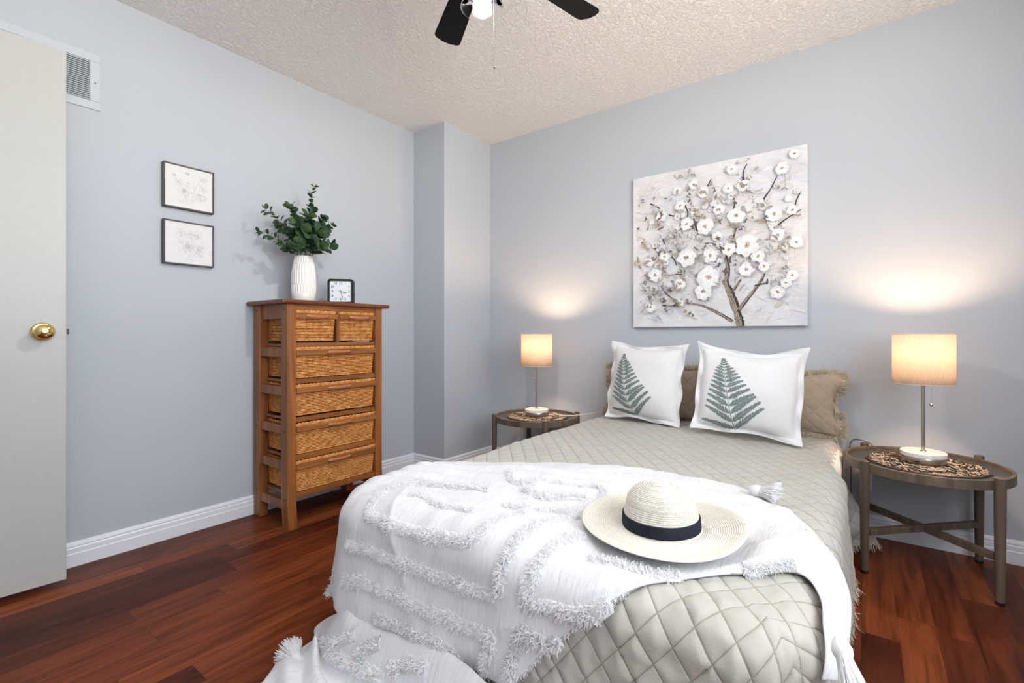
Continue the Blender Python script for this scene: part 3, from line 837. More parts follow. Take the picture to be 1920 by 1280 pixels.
# ------------------------------------------------------------------ blossom painting on canvas
def build_painting():
    x0, x1, z0, z1 = 1.492, 2.421, 1.010, 1.936
    W, H = x1-x0, z1-z0
    rt = empty('blossom_painting', ((x0+x1)/2, ROOM_Y1, z0), 0, 'large square canvas painting of white blossom tree above the bed', 'painting')
    t = NT('canvas_ground'); v = t.coord('Object')
    a = t.noise(v, 3.2, 5, 0.6, 0.7); b = t.noise(t.coord('Object', scale=(14, 1, 60)), 1.0, 4, 0.6); c = t.noise(v, 70, 4, 0.7)
    d = t.noise(t.coord('Object', loc=(3, 1, 7)), 2.2, 4, 0.55, 1.0)
    col = t.ramp(a, [(0.3, lin((208, 208, 206))), (0.5, lin((224, 225, 227))), (0.68, lin((208, 212, 222)))])
    col = t.mix(t.ramp(d, [(0.54, (0,0,0,1)), (0.72, (0.55,0.55,0.55,1))]), col, lin((210, 205, 196)))
    col = t.mix(0.5, col, t.ramp(b, [(0.32, (0.86,0.85,0.84,1)), (0.6, (1.03,1.03,1.03,1))]), 'MULTIPLY')
    t.link(col, t.b.inputs['Base Color']); t.set(Roughness=0.75); t.bump(t.math('ADD', c, b), 0.25, 0.003)
    MB().box((-W/2, -0.033, 0), (W/2, -0.001, H)).build('canvas', t.m, rt, bevel=0.002)
    A = Matrix.Translation((-W/2, -0.0335, 0)) @ Matrix(((1,0,0,0),(0,0,-1,0),(0,1,0,0),(0,0,0,1)))
    S = W
    rg = random.Random(5); layer = [0.0]
    def L():
        layer[0] += 0.000004; return layer[0]
    def c4(r_, g_, b_, j=8):
        k = rg.uniform(-j, j); return lin((max(0,min(255,r_+k)), max(0,min(255,g_+k)), max(0,min(255,b_+k))))
    def blob(mb, cx, cy, rx, ry, ang, col, rough=0.18, z=None, n=14, dome=0.0):
        z = L() if z is None else z
        ph = rg.uniform(0, 6.28); pts = [(cx, cy, z+dome)]
        for k in range(n):
            a_ = 2*math.pi*k/n; q = 1 + rough*math.sin(2*a_+ph) + rough*0.7*rg.uniform(-1,1)
            x, y = rx*q*math.cos(a_), ry*q*math.sin(a_)
            pts.append((cx+x*math.cos(ang)-y*math.sin(ang), cy+x*math.sin(ang)+y*math.cos(ang), z))
        mb.add(pts, [(0, 1+k, 1+(k+1)%n) for k in range(n)], col, A)
    def stroke(mb, pts, w, col, z=None):
        z = L() if z is None else z
        ribbon(mb, pts, w, z, A, col=col)
    # washes of colour behind the tree
    bgp = MB()
    for k in range(620):
        x, y = rg.uniform(0.03, 0.97)*S, rg.uniform(0.04, 0.95)*S
        col = rg.choice([c4(222,222,224), c4(214,216,224), c4(226,224,218), c4(208,204,198), c4(218,214,212)])
        blob(bgp, x, y, rg.uniform(0.008, 0.03)*S, rg.uniform(0.003, 0.010)*S, rg.uniform(-0.6, 0.9), col, 0.4)
    for k in range(26):     # dry-brushed taupe patches
        cx, cy = rg.choice([(0.13,0.68),(0.8,0.62),(0.9,0.42),(0.3,0.55),(0.45,0.75),(0.67,0.35),(0.88,0.83)])
        for q in range(5):
            x = (cx+rg.uniform(-0.05,0.05))*S; y = (cy+rg.uniform(-0.05,0.05))*S
            stroke(bgp, [(x, y), (x+rg.uniform(-.003,.003), y+rg.uniform(0.015,0.05)*S)], rg.uniform(0.0015,0.004), c4(196,182,166,12))
    bgp.build('painted_wash', M['paint'], rt, colors=True)
    # branches (u right, v up, 0..1, read off the canvas)
    br = MB()
    def limb(pts, w0, w1, dark=False):
        P = np.array(pts, float)*S; n = 26
        t_ = np.linspace(0, len(P)-1, n); Q = []
        for tt in t_:
            i = min(int(tt), len(P)-2); f_ = tt-i
            p0 = P[max(i-1,0)]; p1 = P[i]; p2 = P[i+1]; p3 = P[min(i+2, len(P)-1)]
            Q.append(0.5*((2*p1)+(-p0+p2)*f_+(2*p0-5*p1+4*p2-p3)*f_**2+(-p0+3*p1-3*p2+p3)*f_**3))
        Q = np.array(Q); w = np.linspace(w0, w1, n)*S*np.array([rg.uniform(0.85,1.2) for _ in range(n)])
        ribbon(br, Q, w, L(), A, col=c4(60,52,50,5))
        if not dark:
            ribbon(br, Q+np.array((-0.15*w0*S, 0)), w*0.6, L(), A, col=c4(150,136,120,8))
            for k in range(int(50*w0/0.03)):
                i = rg.randrange(1, n-1); d = Q[i]-Q[i-1]; d /= np.linalg.norm(d)+1e-9; p = Q[i]+np.array((-d[1], d[0]))*rg.uniform(-0.5,0.5)*w[i]
                stroke(br, [p-d*rg.uniform(0.004,0.012), p, p+d*rg.uniform(0.004,0.014)], rg.uniform(0.0012,0.0035), rg.choice([c4(52,46,46), c4(120,104,90), c4(186,172,154), c4(88,76,68)]))
    limb([(0.665,0.0),(0.655,0.05),(0.635,0.12),(0.61,0.2),(0.575,0.28)], 0.045, 0.032)
    limb([(0.585,0.27),(0.595,0.34),(0.58,0.42),(0.54,0.48),(0.50,0.505),(0.465,0.51)], 0.026, 0.008)
    limb([(0.655,0.1),(0.70,0.16),(0.745,0.22),(0.78,0.275),(0.79,0.30)], 0.024, 0.006)
    limb([(0.62,0.03),(0.56,0.07),(0.49,0.11),(0.43,0.135),(0.35,0.15)], 0.018, 0.006)
    limb([(0.62,0.21),(0.645,0.245),(0.665,0.275)], 0.014, 0.007)
    limb([(0.615,0.5),(0.63,0.55),(0.64,0.59)], 0.016, 0.008); limb([(0.595,0.5),(0.61,0.44),(0.6,0.38)], 0.014, 0.01)
    for pts in ([(0.35,0.32),(0.30,0.335),(0.24,0.33)], [(0.28,0.17),(0.22,0.22),(0.19,0.27)], [(0.42,0.56),(0.40,0.66),(0.37,0.74)], [(0.12,0.81),(0.17,0.78),(0.2,0.75)],
                [(0.24,0.72),(0.29,0.70),(0.32,0.68)], [(0.78,0.72),(0.82,0.78),(0.855,0.85)], [(0.68,0.86),(0.68,0.91),(0.70,0.95)], [(0.86,0.57),(0.9,0.60),(0.97,0.64)],
                [(0.94,0.66),(0.95,0.70),(0.97,0.74)], [(0.06,0.565),(0.09,0.53),(0.11,0.51)], [(0.13,0.54),(0.16,0.50),(0.18,0.46)], [(0.26,0.45),(0.28,0.42),(0.29,0.39)],
                [(0.2,0.14),(0.26,0.135),(0.3,0.15)], [(0.62,0.66),(0.63,0.72),(0.625,0.78)], [(0.48,0.86),(0.5,0.90)], [(0.74,0.235),(0.79,0.245),(0.81,0.25)], [(0.2,0.57),(0.22,0.53)], [(0.33,.79),(.36,.72),(.35,.66)]):
        limb(pts, 0.008, 0.004, True)
    br.build('painted_branches', M['paint'], rt, colors=True)
    # blossoms
    fl = MB()
    def flower(u, v, r, tone=1.0, centre=True):
        cx, cy, r = u*S, v*S, r*S; a0 = rg.uniform(0, 6.28); n = 6 if r > 0.02 else (5 if r > 0.012 else 4)
        w_ = 243*tone
        blob(fl, cx, cy, r*0.8, r*0.75, 0, c4(w_-22, w_-20, w_-16, 6), 0.1)
        for ring_, (dist, rx, ry, dt) in enumerate(((0.55, 0.55, 0.50, -14), (0.48, 0.46, 0.42, -4), (0.40, 0.36, 0.32, 5))):
            if ring_ == 2 and r < 0.02: continue
            for k in range(n):
                a = a0 + 2*math.pi*k/n + 0.5*ring_ + rg.uniform(-.15,.15)
                blob(fl, cx+dist*r*math.cos(a), cy+dist*r*math.sin(a), r*rx, r*ry, a, c4(w_+dt, w_+dt, w_+dt+1, 5), 0.14, dome=0.0002)
        for k in range(int(r*500)):
            a = rg.uniform(0, 6.28); q0, q1 = rg.uniform(0.2, 0.5)*r, rg.uniform(0.6, 1.0)*r
            stroke(fl, [(cx+q0*math.cos(a), cy+q0*math.sin(a)), (cx+q1*math.cos(a+.1), cy+q1*math.sin(a+.1))], rg.uniform(0.001, 0.0028), c4(w_+rg.choice([-22, 8]), w_+rg.choice([-20, 8]), w_+rg.choice([-16, 8]), 4))
        layer[0] += 0.0003
        if centre:
            blob(fl, cx, cy, r*0.27, r*0.22, rg.uniform(0,3), c4(206,196,176,10), 0.25)
            for k in range(int(9+r*420)):
                a = rg.uniform(0, 6.28); q = rg.uniform(0.1, 0.42)*r
                stroke(fl, [(cx, cy), (cx+q*math.cos(a)*0.6, cy+q*math.sin(a)*0.6), (cx+q*math.cos(a), cy+q*math.sin(a))], rg.uniform(0.0013, 0.003), rg.choice([c4(140,120,96), c4(104,90,80), c4(176,156,122), c4(196,180,150)]))
        layer[0] -= 0.00025
    big = [(0.705,0.47,0.066),(0.49,0.30,0.066),(0.46,0.215,0.052),(0.36,0.43,0.058),(0.645,0.65,0.05),(0.47,0.61,0.05),(0.5,0.43,0.045),(0.16,0.335,0.045),(0.7,0.33,0.042),(0.84,0.63,0.045),
           (0.605,0.455,0.04),(0.36,0.64,0.04),(0.32,0.27,0.036),(0.12,0.43,0.034),(0.22,0.45,0.034),(0.88,0.88,0.034),(0.86,0.19,0.038),(0.86,0.51,0.036),(0.76,0.40,0.038),(0.13,0.13,0.036),
           (0.93,0.28,0.03),(0.32,0.76,0.034),(0.2,0.71,0.036),(0.68,0.82,0.034),(0.6,0.82,0.03),(0.94,0.95,0.028),(0.46,0.82,0.034),(0.55,0.70,0.034),(0.32,0.15,0.026),(0.3,0.86,0.028),
           (0.95,0.46,0.034),(0.97,0.19,0.03),(0.9,0.24,0.028),(0.62,0.93,0.03),(0.66,0.97,0.028),(0.4,0.88,0.03),(0.41,0.71,0.03),(0.54,0.54,0.03),(0.93,0.64,0.028),(0.79,0.34,0.03)]
    sm = [(rg.gauss(0.5,0.25), rg.gauss(0.55,0.22), rg.uniform(0.010,0.022)) for _ in range(120)]
    for u, v, r in sm:
        if 0.04 < u < 0.96 and 0.06 < v < 0.96 and not (u > 0.5 and v < 0.15): flower(u, v, r, rg.uniform(0.9, 1.0), rg.random() < 0.5)
    for u, v, r in sorted(big, key=lambda q: q[2]): 
        if u+r < 0.99 and v+r < 0.99: flower(u, v, r*0.92)
    # brown leaves and buds
    for k in range(330):
        if k % 3: u, v = rg.gauss(0.48, 0.25), rg.gauss(0.58, 0.22)
        else: u, v = rg.gauss(0.2, 0.1), rg.gauss(0.3, 0.15)
        if not (0.03 < u < 0.97 and 0.04 < v < 0.97) or (u > 0.5 and v < 0.15): continue
        if min(math.hypot(u-b_[0], v-b_[1])/b_[2] for b_ in big[:12]) < 0.95: continue
        col = rg.choice([c4(132,122,118,12), c4(150,138,128,12), c4(104,94,90,10), c4(170,162,156,10), c4(168,168,174,8), c4(168,150,128,10)])
        for q in range(rg.choice([1,2,3])):
            blob(fl, u*S+rg.uniform(-.01,.01), v*S+rg.uniform(-.01,.01), rg.uniform(0.005,0.015)*S, rg.uniform(0.003,0.008)*S, rg.uniform(0,3.1), col, 0.25, dome=0.0002)
        if rg.random() < 0.4: blob(fl, u*S, v*S, 0.003*S, 0.003*S, 0, c4(70,56,52), 0.3)
    fl.build('painted_blossoms', M['paint'], rt, colors=True)
build_painting()

# ------------------------------------------------------------------ round tray tables
def build_table():
    rt = empty('side_table', (2.849, 2.598, 0), 0, 'round grey-brown wooden tray table on the right of the bed', 'table', 'round bedside tables')
    Rr, zt = 0.268, 0.442
    MB().lathe([(Rr-0.012, zt-0.036),(Rr, zt-0.036),(Rr, zt),(Rr-0.012, zt),(Rr-0.012, zt-0.036)][:-1], 96, closed=True).build('tray_rim', M['table_rim'], rt, angle=40, bevel=0.0015)
    MB().lathe([(0,zt-0.026),(Rr-0.0125,zt-0.026),(Rr-0.0125,zt-0.010),(0,zt-0.010)], 96).build('tray_top', M['table_top'], rt, angle=40)
    rc = 0.275
    for k in range(4):
        a = R(45+90*k); c = (rc*math.cos(a), rc*math.sin(a))
        lg = MB(); mb = lg
        prof = [(0.0,0.012),(0.0135,0.012),(0.0145,0.1),(0.0165,0.3),(0.017,0.405),(0.0165,0.452),(0.012,0.455),(0.0,0.455)]
        mb.lathe(prof, 20, c=(c[0], c[1], 0)).build('leg', M['table_rim'], rt, angle=40)
        MB().lathe([(0.0,0.0),(0.012,0.0),(0.0135,0.003),(0.0135,0.012),(0,0.012)], 20, c=(c[0], c[1], 0)).build('foot_cap', M['rubber'], rt, angle=40)
    for k, z in ((0, 0.165), (1, 0.165)):
        a = R(45+90*k); b = rc-0.014
        A = Mt((0,0,z), (0,0,a))
        if k == 0: MB().box((-b,-0.011,-0.013),(b,0.011,0.013), A).build('cross_stretcher', M['table_rim'], rt, bevel=0.002)
        else:
            m = MB(); m.box((-b,-0.011,-0.013),(-0.0112,0.011,0.013), A); m.box((0.0112,-0.011,-0.013),(b,0.011,0.013), A)
            m.build('cross_stretcher', M['table_rim'], rt, bevel=0.002)
    return rt
tab = build_table()
tab2 = copy_tree(tab); tab2.location = (0.935, 2.585, 0)
tab2['label'] = 'round grey-brown wooden tray table left of the bed by the corner'

def build_mat():
    rt = empty('woven_placemat', (2.853, 2.575, 0.4335), 0, 'round dark twisted rattan mat under the lamp on the right table', 'placemat', 'rattan mats under the lamps')
    rg = random.Random(3); Rm = 0.193
    for nm, mt, cnt, seed in (('dark_strands', 'rattan', 210, 1), ('pale_strands', 'rattan_light', 230, 2)):
        mb = MB(); rg = random.Random(seed)
        for k in range(cnt):
            a = rg.uniform(0, 6.28); r0 = Rm*math.sqrt(rg.uniform(0.02, 0.92)); L = rg.uniform(0.03, 0.07); th = a + rg.choice([-1,1])*rg.uniform(0.5, 1.7); cu = rg.uniform(-14, 14)
            p = np.array((r0*math.cos(a), r0*math.sin(a))); pts = []
            z0 = rg.uniform(0.002, 0.006)
            for s in range(7):
                if np.hypot(*p) > Rm-0.003: break
                pts.append((p[0], p[1], z0+0.0018*math.sin(s*1.9+k))); p = p + np.array((math.cos(th), math.sin(th)))*L/6; th += cu*L/6
            if len(pts) > 2: mb.tube(pts, 0.0017, 5)
        if seed == 1:
            for rr in (Rm, Rm-0.0035):
                mb.tube([(rr*math.cos(q)+0.002*math.sin(17*q), rr*math.sin(q)+0.002*math.cos(13*q), 0.0035+0.001*math.sin(40*q)) for q in np.linspace(0, 2*math.pi, 140)[:-1]], 0.0022, 5, closed=True)
        mb.build(nm, M[mt], rt, smooth=True)
    return rt
mt = build_mat()
mt2 = copy_tree(mt); mt2.location = (0.952, 2.57, 0.4335); mt2.rotation_euler = (0,0,1.2)
mt2['label'] = 'round dark twisted rattan mat under the lamp on the left table'

# ------------------------------------------------------------------ pull-chain table lamps
LAMP_W = 5.0
def build_lamp():
    rt = empty('table_lamp', (2.848, 2.585, 0.442), 0, 'lit white drum table lamp on the right bedside table', 'lamp', 'lit bedside lamps')
    MB().lathe([(0,0.0),(0.0725,0.0),(0.0735,0.002),(0.0735,0.022),(0.0725,0.0245),(0,0.0245)], 72).build('lamp_base', M['nickel'], rt, angle=30)
    MB().lathe([(0,0.0246),(0.074,0.0246),(0.0755,0.027),(0.0755,0.041),(0.073,0.0435),(0,0.0435)], 72).build('marble_disc', M['marble'], rt, angle=30)
    MB().lathe([(0,0.0436),(0.011,0.0436),(0.010,0.048),(0.0062,0.050),(0.0062,0.385),(0.012,0.387),(0.012,0.43),(0.0,0.43)], 24).build('lamp_pole', M['nickel'], rt, angle=30)
    zs0, zs1, rs = 0.322, 0.525, 0.1005
    MB().lathe([(rs,zs0),(rs,zs1),(rs-0.0012,zs1),(rs-0.0012,zs0)], 96, closed=True).build('lamp_shade', M['shade'], rt, smooth=True)
    for z in (zs0, zs1): MB().tube([(rs*math.cos(a), rs*math.sin(a), z) for a in np.linspace(0, 2*math.pi, 97)[:-1]], 0.0016, 6, closed=True).build('shade_trim', M['shade'], rt, smooth=True)
    sp = MB()
    for k in range(3):
        a = R(30+120*k); sp.tube([(0.012*math.cos(a), 0.012*math.sin(a), 0.50), (0.099*math.cos(a), 0.099*math.sin(a), 0.52)], 0.0012, 6)
    sp.tube([(0.013*math.cos(a), 0.013*math.sin(a), 0.50) for a in np.linspace(0, 2*math.pi, 25)[:-1]], 0.0015, 6, closed=True)
    sp.build('shade_spider', M['nickel'], rt, smooth=True)
    MB().ball((0,0,0.452), 0.026, 24, 16, (1,1,1.15)).build('bulb', M['bulb'], rt, smooth=True)
    ch = MB()
    for k in range(34): ch.ball((0.026, 0.0, 0.385-k*0.0042), 0.0014, 6, 4)
    ch.ball((0.026, 0, 0.236), 0.0065, 12, 8)
    ch.build('pull_chain', M['nickel'], rt, smooth=True)
    MB().box((-0.03,-0.0742,0.008),(-0.018,-0.070,0.014)).build('usb_port', M['rubber'], rt)
    return rt
lamp = build_lamp()
lamp2 = copy_tree(lamp); lamp2.location = (0.946, 2.573, 0.442); lamp2.rotation_euler = (0,0,R(150))
lamp2['label'] = 'lit white drum table lamp on the left bedside table by the corner'

# cords
def cord(name, pts, r, mat, label):
    P = np.array(pts, float); Q = []
    for i in range(len(P)-1):
        p0 = P[max(i-1,0)]; p1 = P[i]; p2 = P[i+1]; p3 = P[min(i+2,len(P)-1)]
        for f_ in np.linspace(0,1,9)[:-1]: Q.append(0.5*((2*p1)+(-p0+p2)*f_+(2*p0-5*p1+4*p2-p3)*f_**2+(-p0+3*p1-3*p2+p3)*f_**3))
    Q.append(P[-1]); return tag(MB().tube(Q, r, 6).build(name, M[mat], smooth=True), label, 'cord')
cord('lamp_cord', [(1.020,2.60,0.449),(1.06,2.62,0.453),(1.10,2.64,0.448),(1.16,2.70,0.446),(1.22,2.77,0.452),(1.26,2.84,0.44),(1.27,2.86,0.30),(1.27,2.86,0.12)], 0.0024, 'cord', 'white lamp cord trailing off the left table towards the wall')
cord('lamp_cord', [(2.775,2.60,0.449),(2.74,2.64,0.452),(2.70,2.70,0.450),(2.66,2.79,0.462),(2.60,2.85,0.44),(2.60,2.862,0.3),(2.60,2.862,0.12)], 0.0024, 'cord_clear', 'thin brown lamp cord running off the right table behind the bed')

# ------------------------------------------------------------------ ceiling fan
def build_fan():
    c = (1.654, 1.187)
    rt = empty('ceiling_fan', (c[0], c[1], ROOM_H), 0, 'black ceiling fan with a lit bulb and hanging pull chain', 'fan')
    MB().lathe([(0,0),(0.075,0),(0.07,-0.03),(0.05,-0.055),(0,-0.055)][::-1], 40).build('canopy', M['fan_black'], rt, angle=30)
    MB().lathe([(0,-0.10),(0.014,-0.10),(0.014,-0.055),(0,-0.055)], 20).build('downrod', M['fan_black'], rt, angle=30)
    MB().lathe([(0,-0.27),(0.075,-0.27),(0.10,-0.255),(0.115,-0.22),(0.11,-0.15),(0.09,-0.115),(0.05,-0.10),(0,-0.10)], 48).build('motor_housing', M['fan_black'], rt, angle=30)
    for k in range(5):
        a = R(75.3+72*k)
        A = Matrix.Rotation(a, 4, 'Z') @ Matrix.Translation((0,0,-0.225)) @ Matrix.Rotation(R(11), 4, 'X')
        br = MB().box((0.09,-0.02,-0.004),(0.19,0.02,0.003), A).build('blade_iron', M['fan_black'], rt, bevel=0.002)
        pts = []; n = 8
        L0, L1, w0, w1 = 0.165, 0.522, 0.042, 0.056
        for i in range(n+1):
            t = math.pi/2*i/n; pts.append((L1-0.026+0.026*math.sin(t), w1-0.022+0.022*math.cos(t)))
        bow = [(L1+0.006, 0.02), (L1+0.007, 0.0), (L1+0.006, -0.02)]
        up = [(L0, w0)] + pts
        poly = up + bow + [(x, -y) for x, y in pts[::-1]] + [(L0, -w0), (L0-0.015, -0.02), (L0-0.015, 0.02)]
        MB().prism(poly[::-1], 0.0032, 0.009, A).build('fan_blade', M['fan_black'], br, bevel=0.001)
    MB().lathe([(0,-0.385),(0.030,-0.385),(0.042,-0.375),(0.045,-0.32),(0.05,-0.29),(0.065,-0.272),(0,-0.272)], 40).build('light_kit', M['fan_black'], rt, angle=30)
    MB().lathe([(0.040,-0.372),(0.066,-0.398),(0.070,-0.412),(0.0685,-0.413),(0.064,-0.400),(0.038,-0.375)], 48, closed=True).build('glass_shade', M['glass'], rt, smooth=True)
    bz = -0.408
    MB().ball((0,0,bz), 0.03, 24, 16, (1,1,1.1)).build('bulb', M['fan_bulb'], rt, smooth=True)
    ch = MB()
    for k in range(64): ch.ball((0.030, 0.025, -0.385-k*0.0034), 0.0013, 6, 4)
    ch.ball((0.030, 0.025, -0.605), 0.0022, 8, 6, (1,1,2))
    ch.build('pull_chain', M['dark_metal'], rt, smooth=True)
build_fan()
# ------------------------------------------------------------------ cloth helpers
def waves(seed, n, kmin, kmax, ax=1.0, ay=1.0):
    """A smooth random field as a sum of sine waves; returns f(x, y) of about unit size."""
    g = np.random.default_rng(seed)
    k = g.uniform(kmin, kmax, n); a = g.uniform(0, 2*np.pi, n); ph = g.uniform(0, 2*np.pi, n); w = g.uniform(0.5, 1, n)/math.sqrt(n)*1.6
    def f(x, y):
        s = 0
        for i in range(n): s = s + w[i]*np.sin(k[i]*(np.cos(a[i])*x*ax + np.sin(a[i])*y*ay) + ph[i])
        return s
    return f
def normals(G):
    du = np.gradient(G, axis=0); dv = np.gradient(G, axis=1)
    n = np.cross(du, dv); n /= np.maximum(np.linalg.norm(n, axis=2, keepdims=True), 1e-12); return n
def smooth01(t): t = np.clip(t, 0, 1); return t*t*(3-2*t)
def sheet(name, G, mat, parent=None, thick=0.0, uv=None, offset=-1.0):
    nu, nv = G.shape[:2]
    idx = np.arange(nu*nv, dtype=np.int32).reshape(nu, nv)
    q = np.stack([idx[:-1,:-1], idx[1:,:-1], idx[1:,1:], idx[:-1,1:]], -1).reshape(-1)
    nf = (nu-1)*(nv-1)
    me = bpy.data.meshes.new(name)
    me.vertices.add(nu*nv); me.vertices.foreach_set('co', G.astype(np.float32).ravel())
    me.loops.add(nf*4); me.loops.foreach_set('vertex_index', q)
    me.polygons.add(nf); me.polygons.foreach_set('loop_start', np.arange(0, nf*4, 4, dtype=np.int32))
    me.polygons.foreach_set('use_smooth', [True]*nf)
    if uv is not None:
        ul = me.uv_layers.new(name='cloth'); ul.data.foreach_set('uv', uv.reshape(-1, 2)[q].astype(np.float32).ravel())
    me.update(calc_edges=True); me.validate()
    me.materials.append(mat)
    o = bpy.data.objects.new(name, me); COL.objects.link(o)
    if parent is not None: o.parent = parent
    if thick:
        m = o.modifiers.new('cloth_thickness', 'SOLIDIFY'); m.thickness = thick; m.offset = offset
    return o
def strands(name, P, N, L, W, mat, parent=None, seed=0, lean=0.9, bias=None, segs=3, curl=0.6):
    """Many small yarn ends in one mesh: bases P, directions N, lengths L, width W."""
    g = np.random.default_rng(seed); n = len(P)
    D = N + lean*g.normal(size=(n,3))*0.5
    if bias is not None: D = D + bias
    D /= np.linalg.norm(D, axis=1, keepdims=True)
    side = np.cross(D, g.normal(size=(n,3))); side /= np.maximum(np.linalg.norm(side, axis=1, keepdims=True), 1e-9)
    bend = np.cross(D, side)*curl*g.normal(size=(n,1))
    L = (L*g.uniform(0.6, 1.25, n))[:,None] if np.isscalar(L) else L[:,None]
    rows = []
    for k in range(segs+1):
        t = k/segs; c = P + D*L*t + bend*L*t*t*0.7
        w = W*(1-0.55*t)
        rows += [c - side*w/2, c + side*w/2]
    V = np.stack(rows, 1).reshape(-1, 3); m = 2*(segs+1)
    b = (np.arange(n)*m)[:,None]
    F = np.concatenate([b + np.array([2*k, 2*k+1, 2*k+3, 2*k+2])[None] for k in range(segs)], 1).reshape(-1)
    nf = n*segs
    me = bpy.data.meshes.new(name)
    me.vertices.add(len(V)); me.vertices.foreach_set('co', V.astype(np.float32).ravel())
    me.loops.add(nf*4); me.loops.foreach_set('vertex_index', F.astype(np.int32))
    me.polygons.add(nf); me.polygons.foreach_set('loop_start', np.arange(0, nf*4, 4, dtype=np.int32))
    me.polygons.foreach_set('use_smooth', [True]*nf)
    me.update(calc_edges=True); me.materials.append(mat)
    o = bpy.data.objects.new(name, me); COL.objects.link(o)
    if parent is not None: o.parent = parent
    return o

# ------------------------------------------------------------------ bed shape and the drape over it
BX0, BX1, BY0, BY1, BZ = 1.285, 2.600, 0.875, 2.845, 0.452
RC, RR = 0.13, 0.075
def drape(x, y, top=BZ, grow=0.0, floor=0.004, rr=RR, corner=False):
    """Fold flat cloth coordinates over the bed: flat on top, rolled over the edge, down, then out along the floor."""
    x0, x1, y0 = BX0+RC, BX1-RC, BY0+RC
    cx = np.clip(x, x0, x1); cy = np.maximum(y, y0)
    dx, dy = x-cx, y-cy; d = np.hypot(dx, dy); sd = np.maximum(d, 1e-9); ux, uy = dx/sd, dy/sd
    rc = RC + grow
    if corner: d = d*np.maximum(np.abs(ux), np.abs(uy))**0.9
    s = d - (rc - rr)                      # arc length past the start of the roll
    th = np.clip(s/rr, 0, np.pi/2)
    hor = np.where(s <= 0, d, (rc-rr) + rr*np.sin(th))
    drop = np.where(s <= 0, 0, rr*(1-np.cos(th)))
    down = np.maximum(s - rr*np.pi/2, 0)
    room = top - rr - floor
    fr = 0.05                              # soft turn where the cloth meets the floor
    over = down - (room - fr)
    vert = np.where(over <= 0, down, room - fr + fr*np.sin(np.clip(over/fr, 0, np.pi/2)))
    out = np.where(over <= 0, 0, np.where(over < fr*np.pi/2, fr*(1-np.cos(np.clip(over/fr, 0, np.pi/2))), fr + over - fr*np.pi/2))
    hor = hor + out; drop = drop + vert
    crown = 0.018*smooth01((RC+0.12-d)/0.5 + 0.2)
    return cx + ux*hor, cy + uy*hor, top - drop, down/np.maximum(room, 1e-3), ux, uy, d
def build_bed():
    rt = empty('bed', ((BX0+BX1)/2, (BY0+BY1)/2, 0), 0, 'double bed under the taupe quilt against the back wall', 'bed')
    hx, hy = (BX1-BX0)/2, (BY1-BY0)/2
    p = rrect(2*hx-0.05, 2*hy-0.05, 0.12, 10)
    MB().prism(p, 0.22, 0.435).build('mattress', M['mattress'], rt, bevel=0.05, bseg=4)
    MB().box((-hx+0.06,-hy+0.08,0.12),(hx-0.06,hy-0.03,0.218)).build('bed_base', M['dark_brown'], rt, bevel=0.004)
    for sx in (-1, 1):
        for sy in (-1, 1):
            MB().lathe([(0,0),(0.022,0),(0.028,0.12),(0,0.12)], 16, c=(sx*(hx-0.13), sy*(hy-0.16), 0)).build('leg', M['chest'], rt, angle=40)
build_bed()

def mat_quilt():
    t = NT('stitched_taupe_cotton'); tc = t.node('ShaderNodeTexCoord'); sx = t.node('ShaderNodeSeparateXYZ'); t.link(tc.outputs['UV'], sx.inputs[0])
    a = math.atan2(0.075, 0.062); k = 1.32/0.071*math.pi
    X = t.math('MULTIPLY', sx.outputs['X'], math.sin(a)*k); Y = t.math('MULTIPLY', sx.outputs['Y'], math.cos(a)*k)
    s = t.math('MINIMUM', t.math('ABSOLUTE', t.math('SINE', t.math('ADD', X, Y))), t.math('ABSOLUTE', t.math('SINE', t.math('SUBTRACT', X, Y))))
    gro = t.math('MINIMUM', t.math('MULTIPLY', s, 4.5), 1.0)
    n = t.noise(tc.outputs['UV'], 700, 2); n1 = t.noise(tc.outputs['UV'], 60, 4, 0.6, 0.6); n0 = t.noise(tc.outputs['UV'], 5, 3)
    c = t.ramp(n0, [(0.3, lin((179,176,167))), (0.7, lin((187,185,176)))])
    c = t.mix(t.math('LESS_THAN', s, 0.07), c, lin((156,149,136)))  # darker stitch thread, with seam-groove shade put into its colour
    t.link(c, t.b.inputs['Base Color']); t.set(Roughness=0.72, Sheen_Weight=0.25); t.b.inputs['Specular IOR Level'].default_value = 0.3
    h = t.math('ADD', t.math('MULTIPLY', gro, 0.7), t.math('ADD', t.math('MULTIPLY', n, 0.12), t.math('MULTIPLY', n1, 0.5)))
    t.bump(h, 0.55, 0.004)
    return t.m
M['quilt'] = mat_quilt()
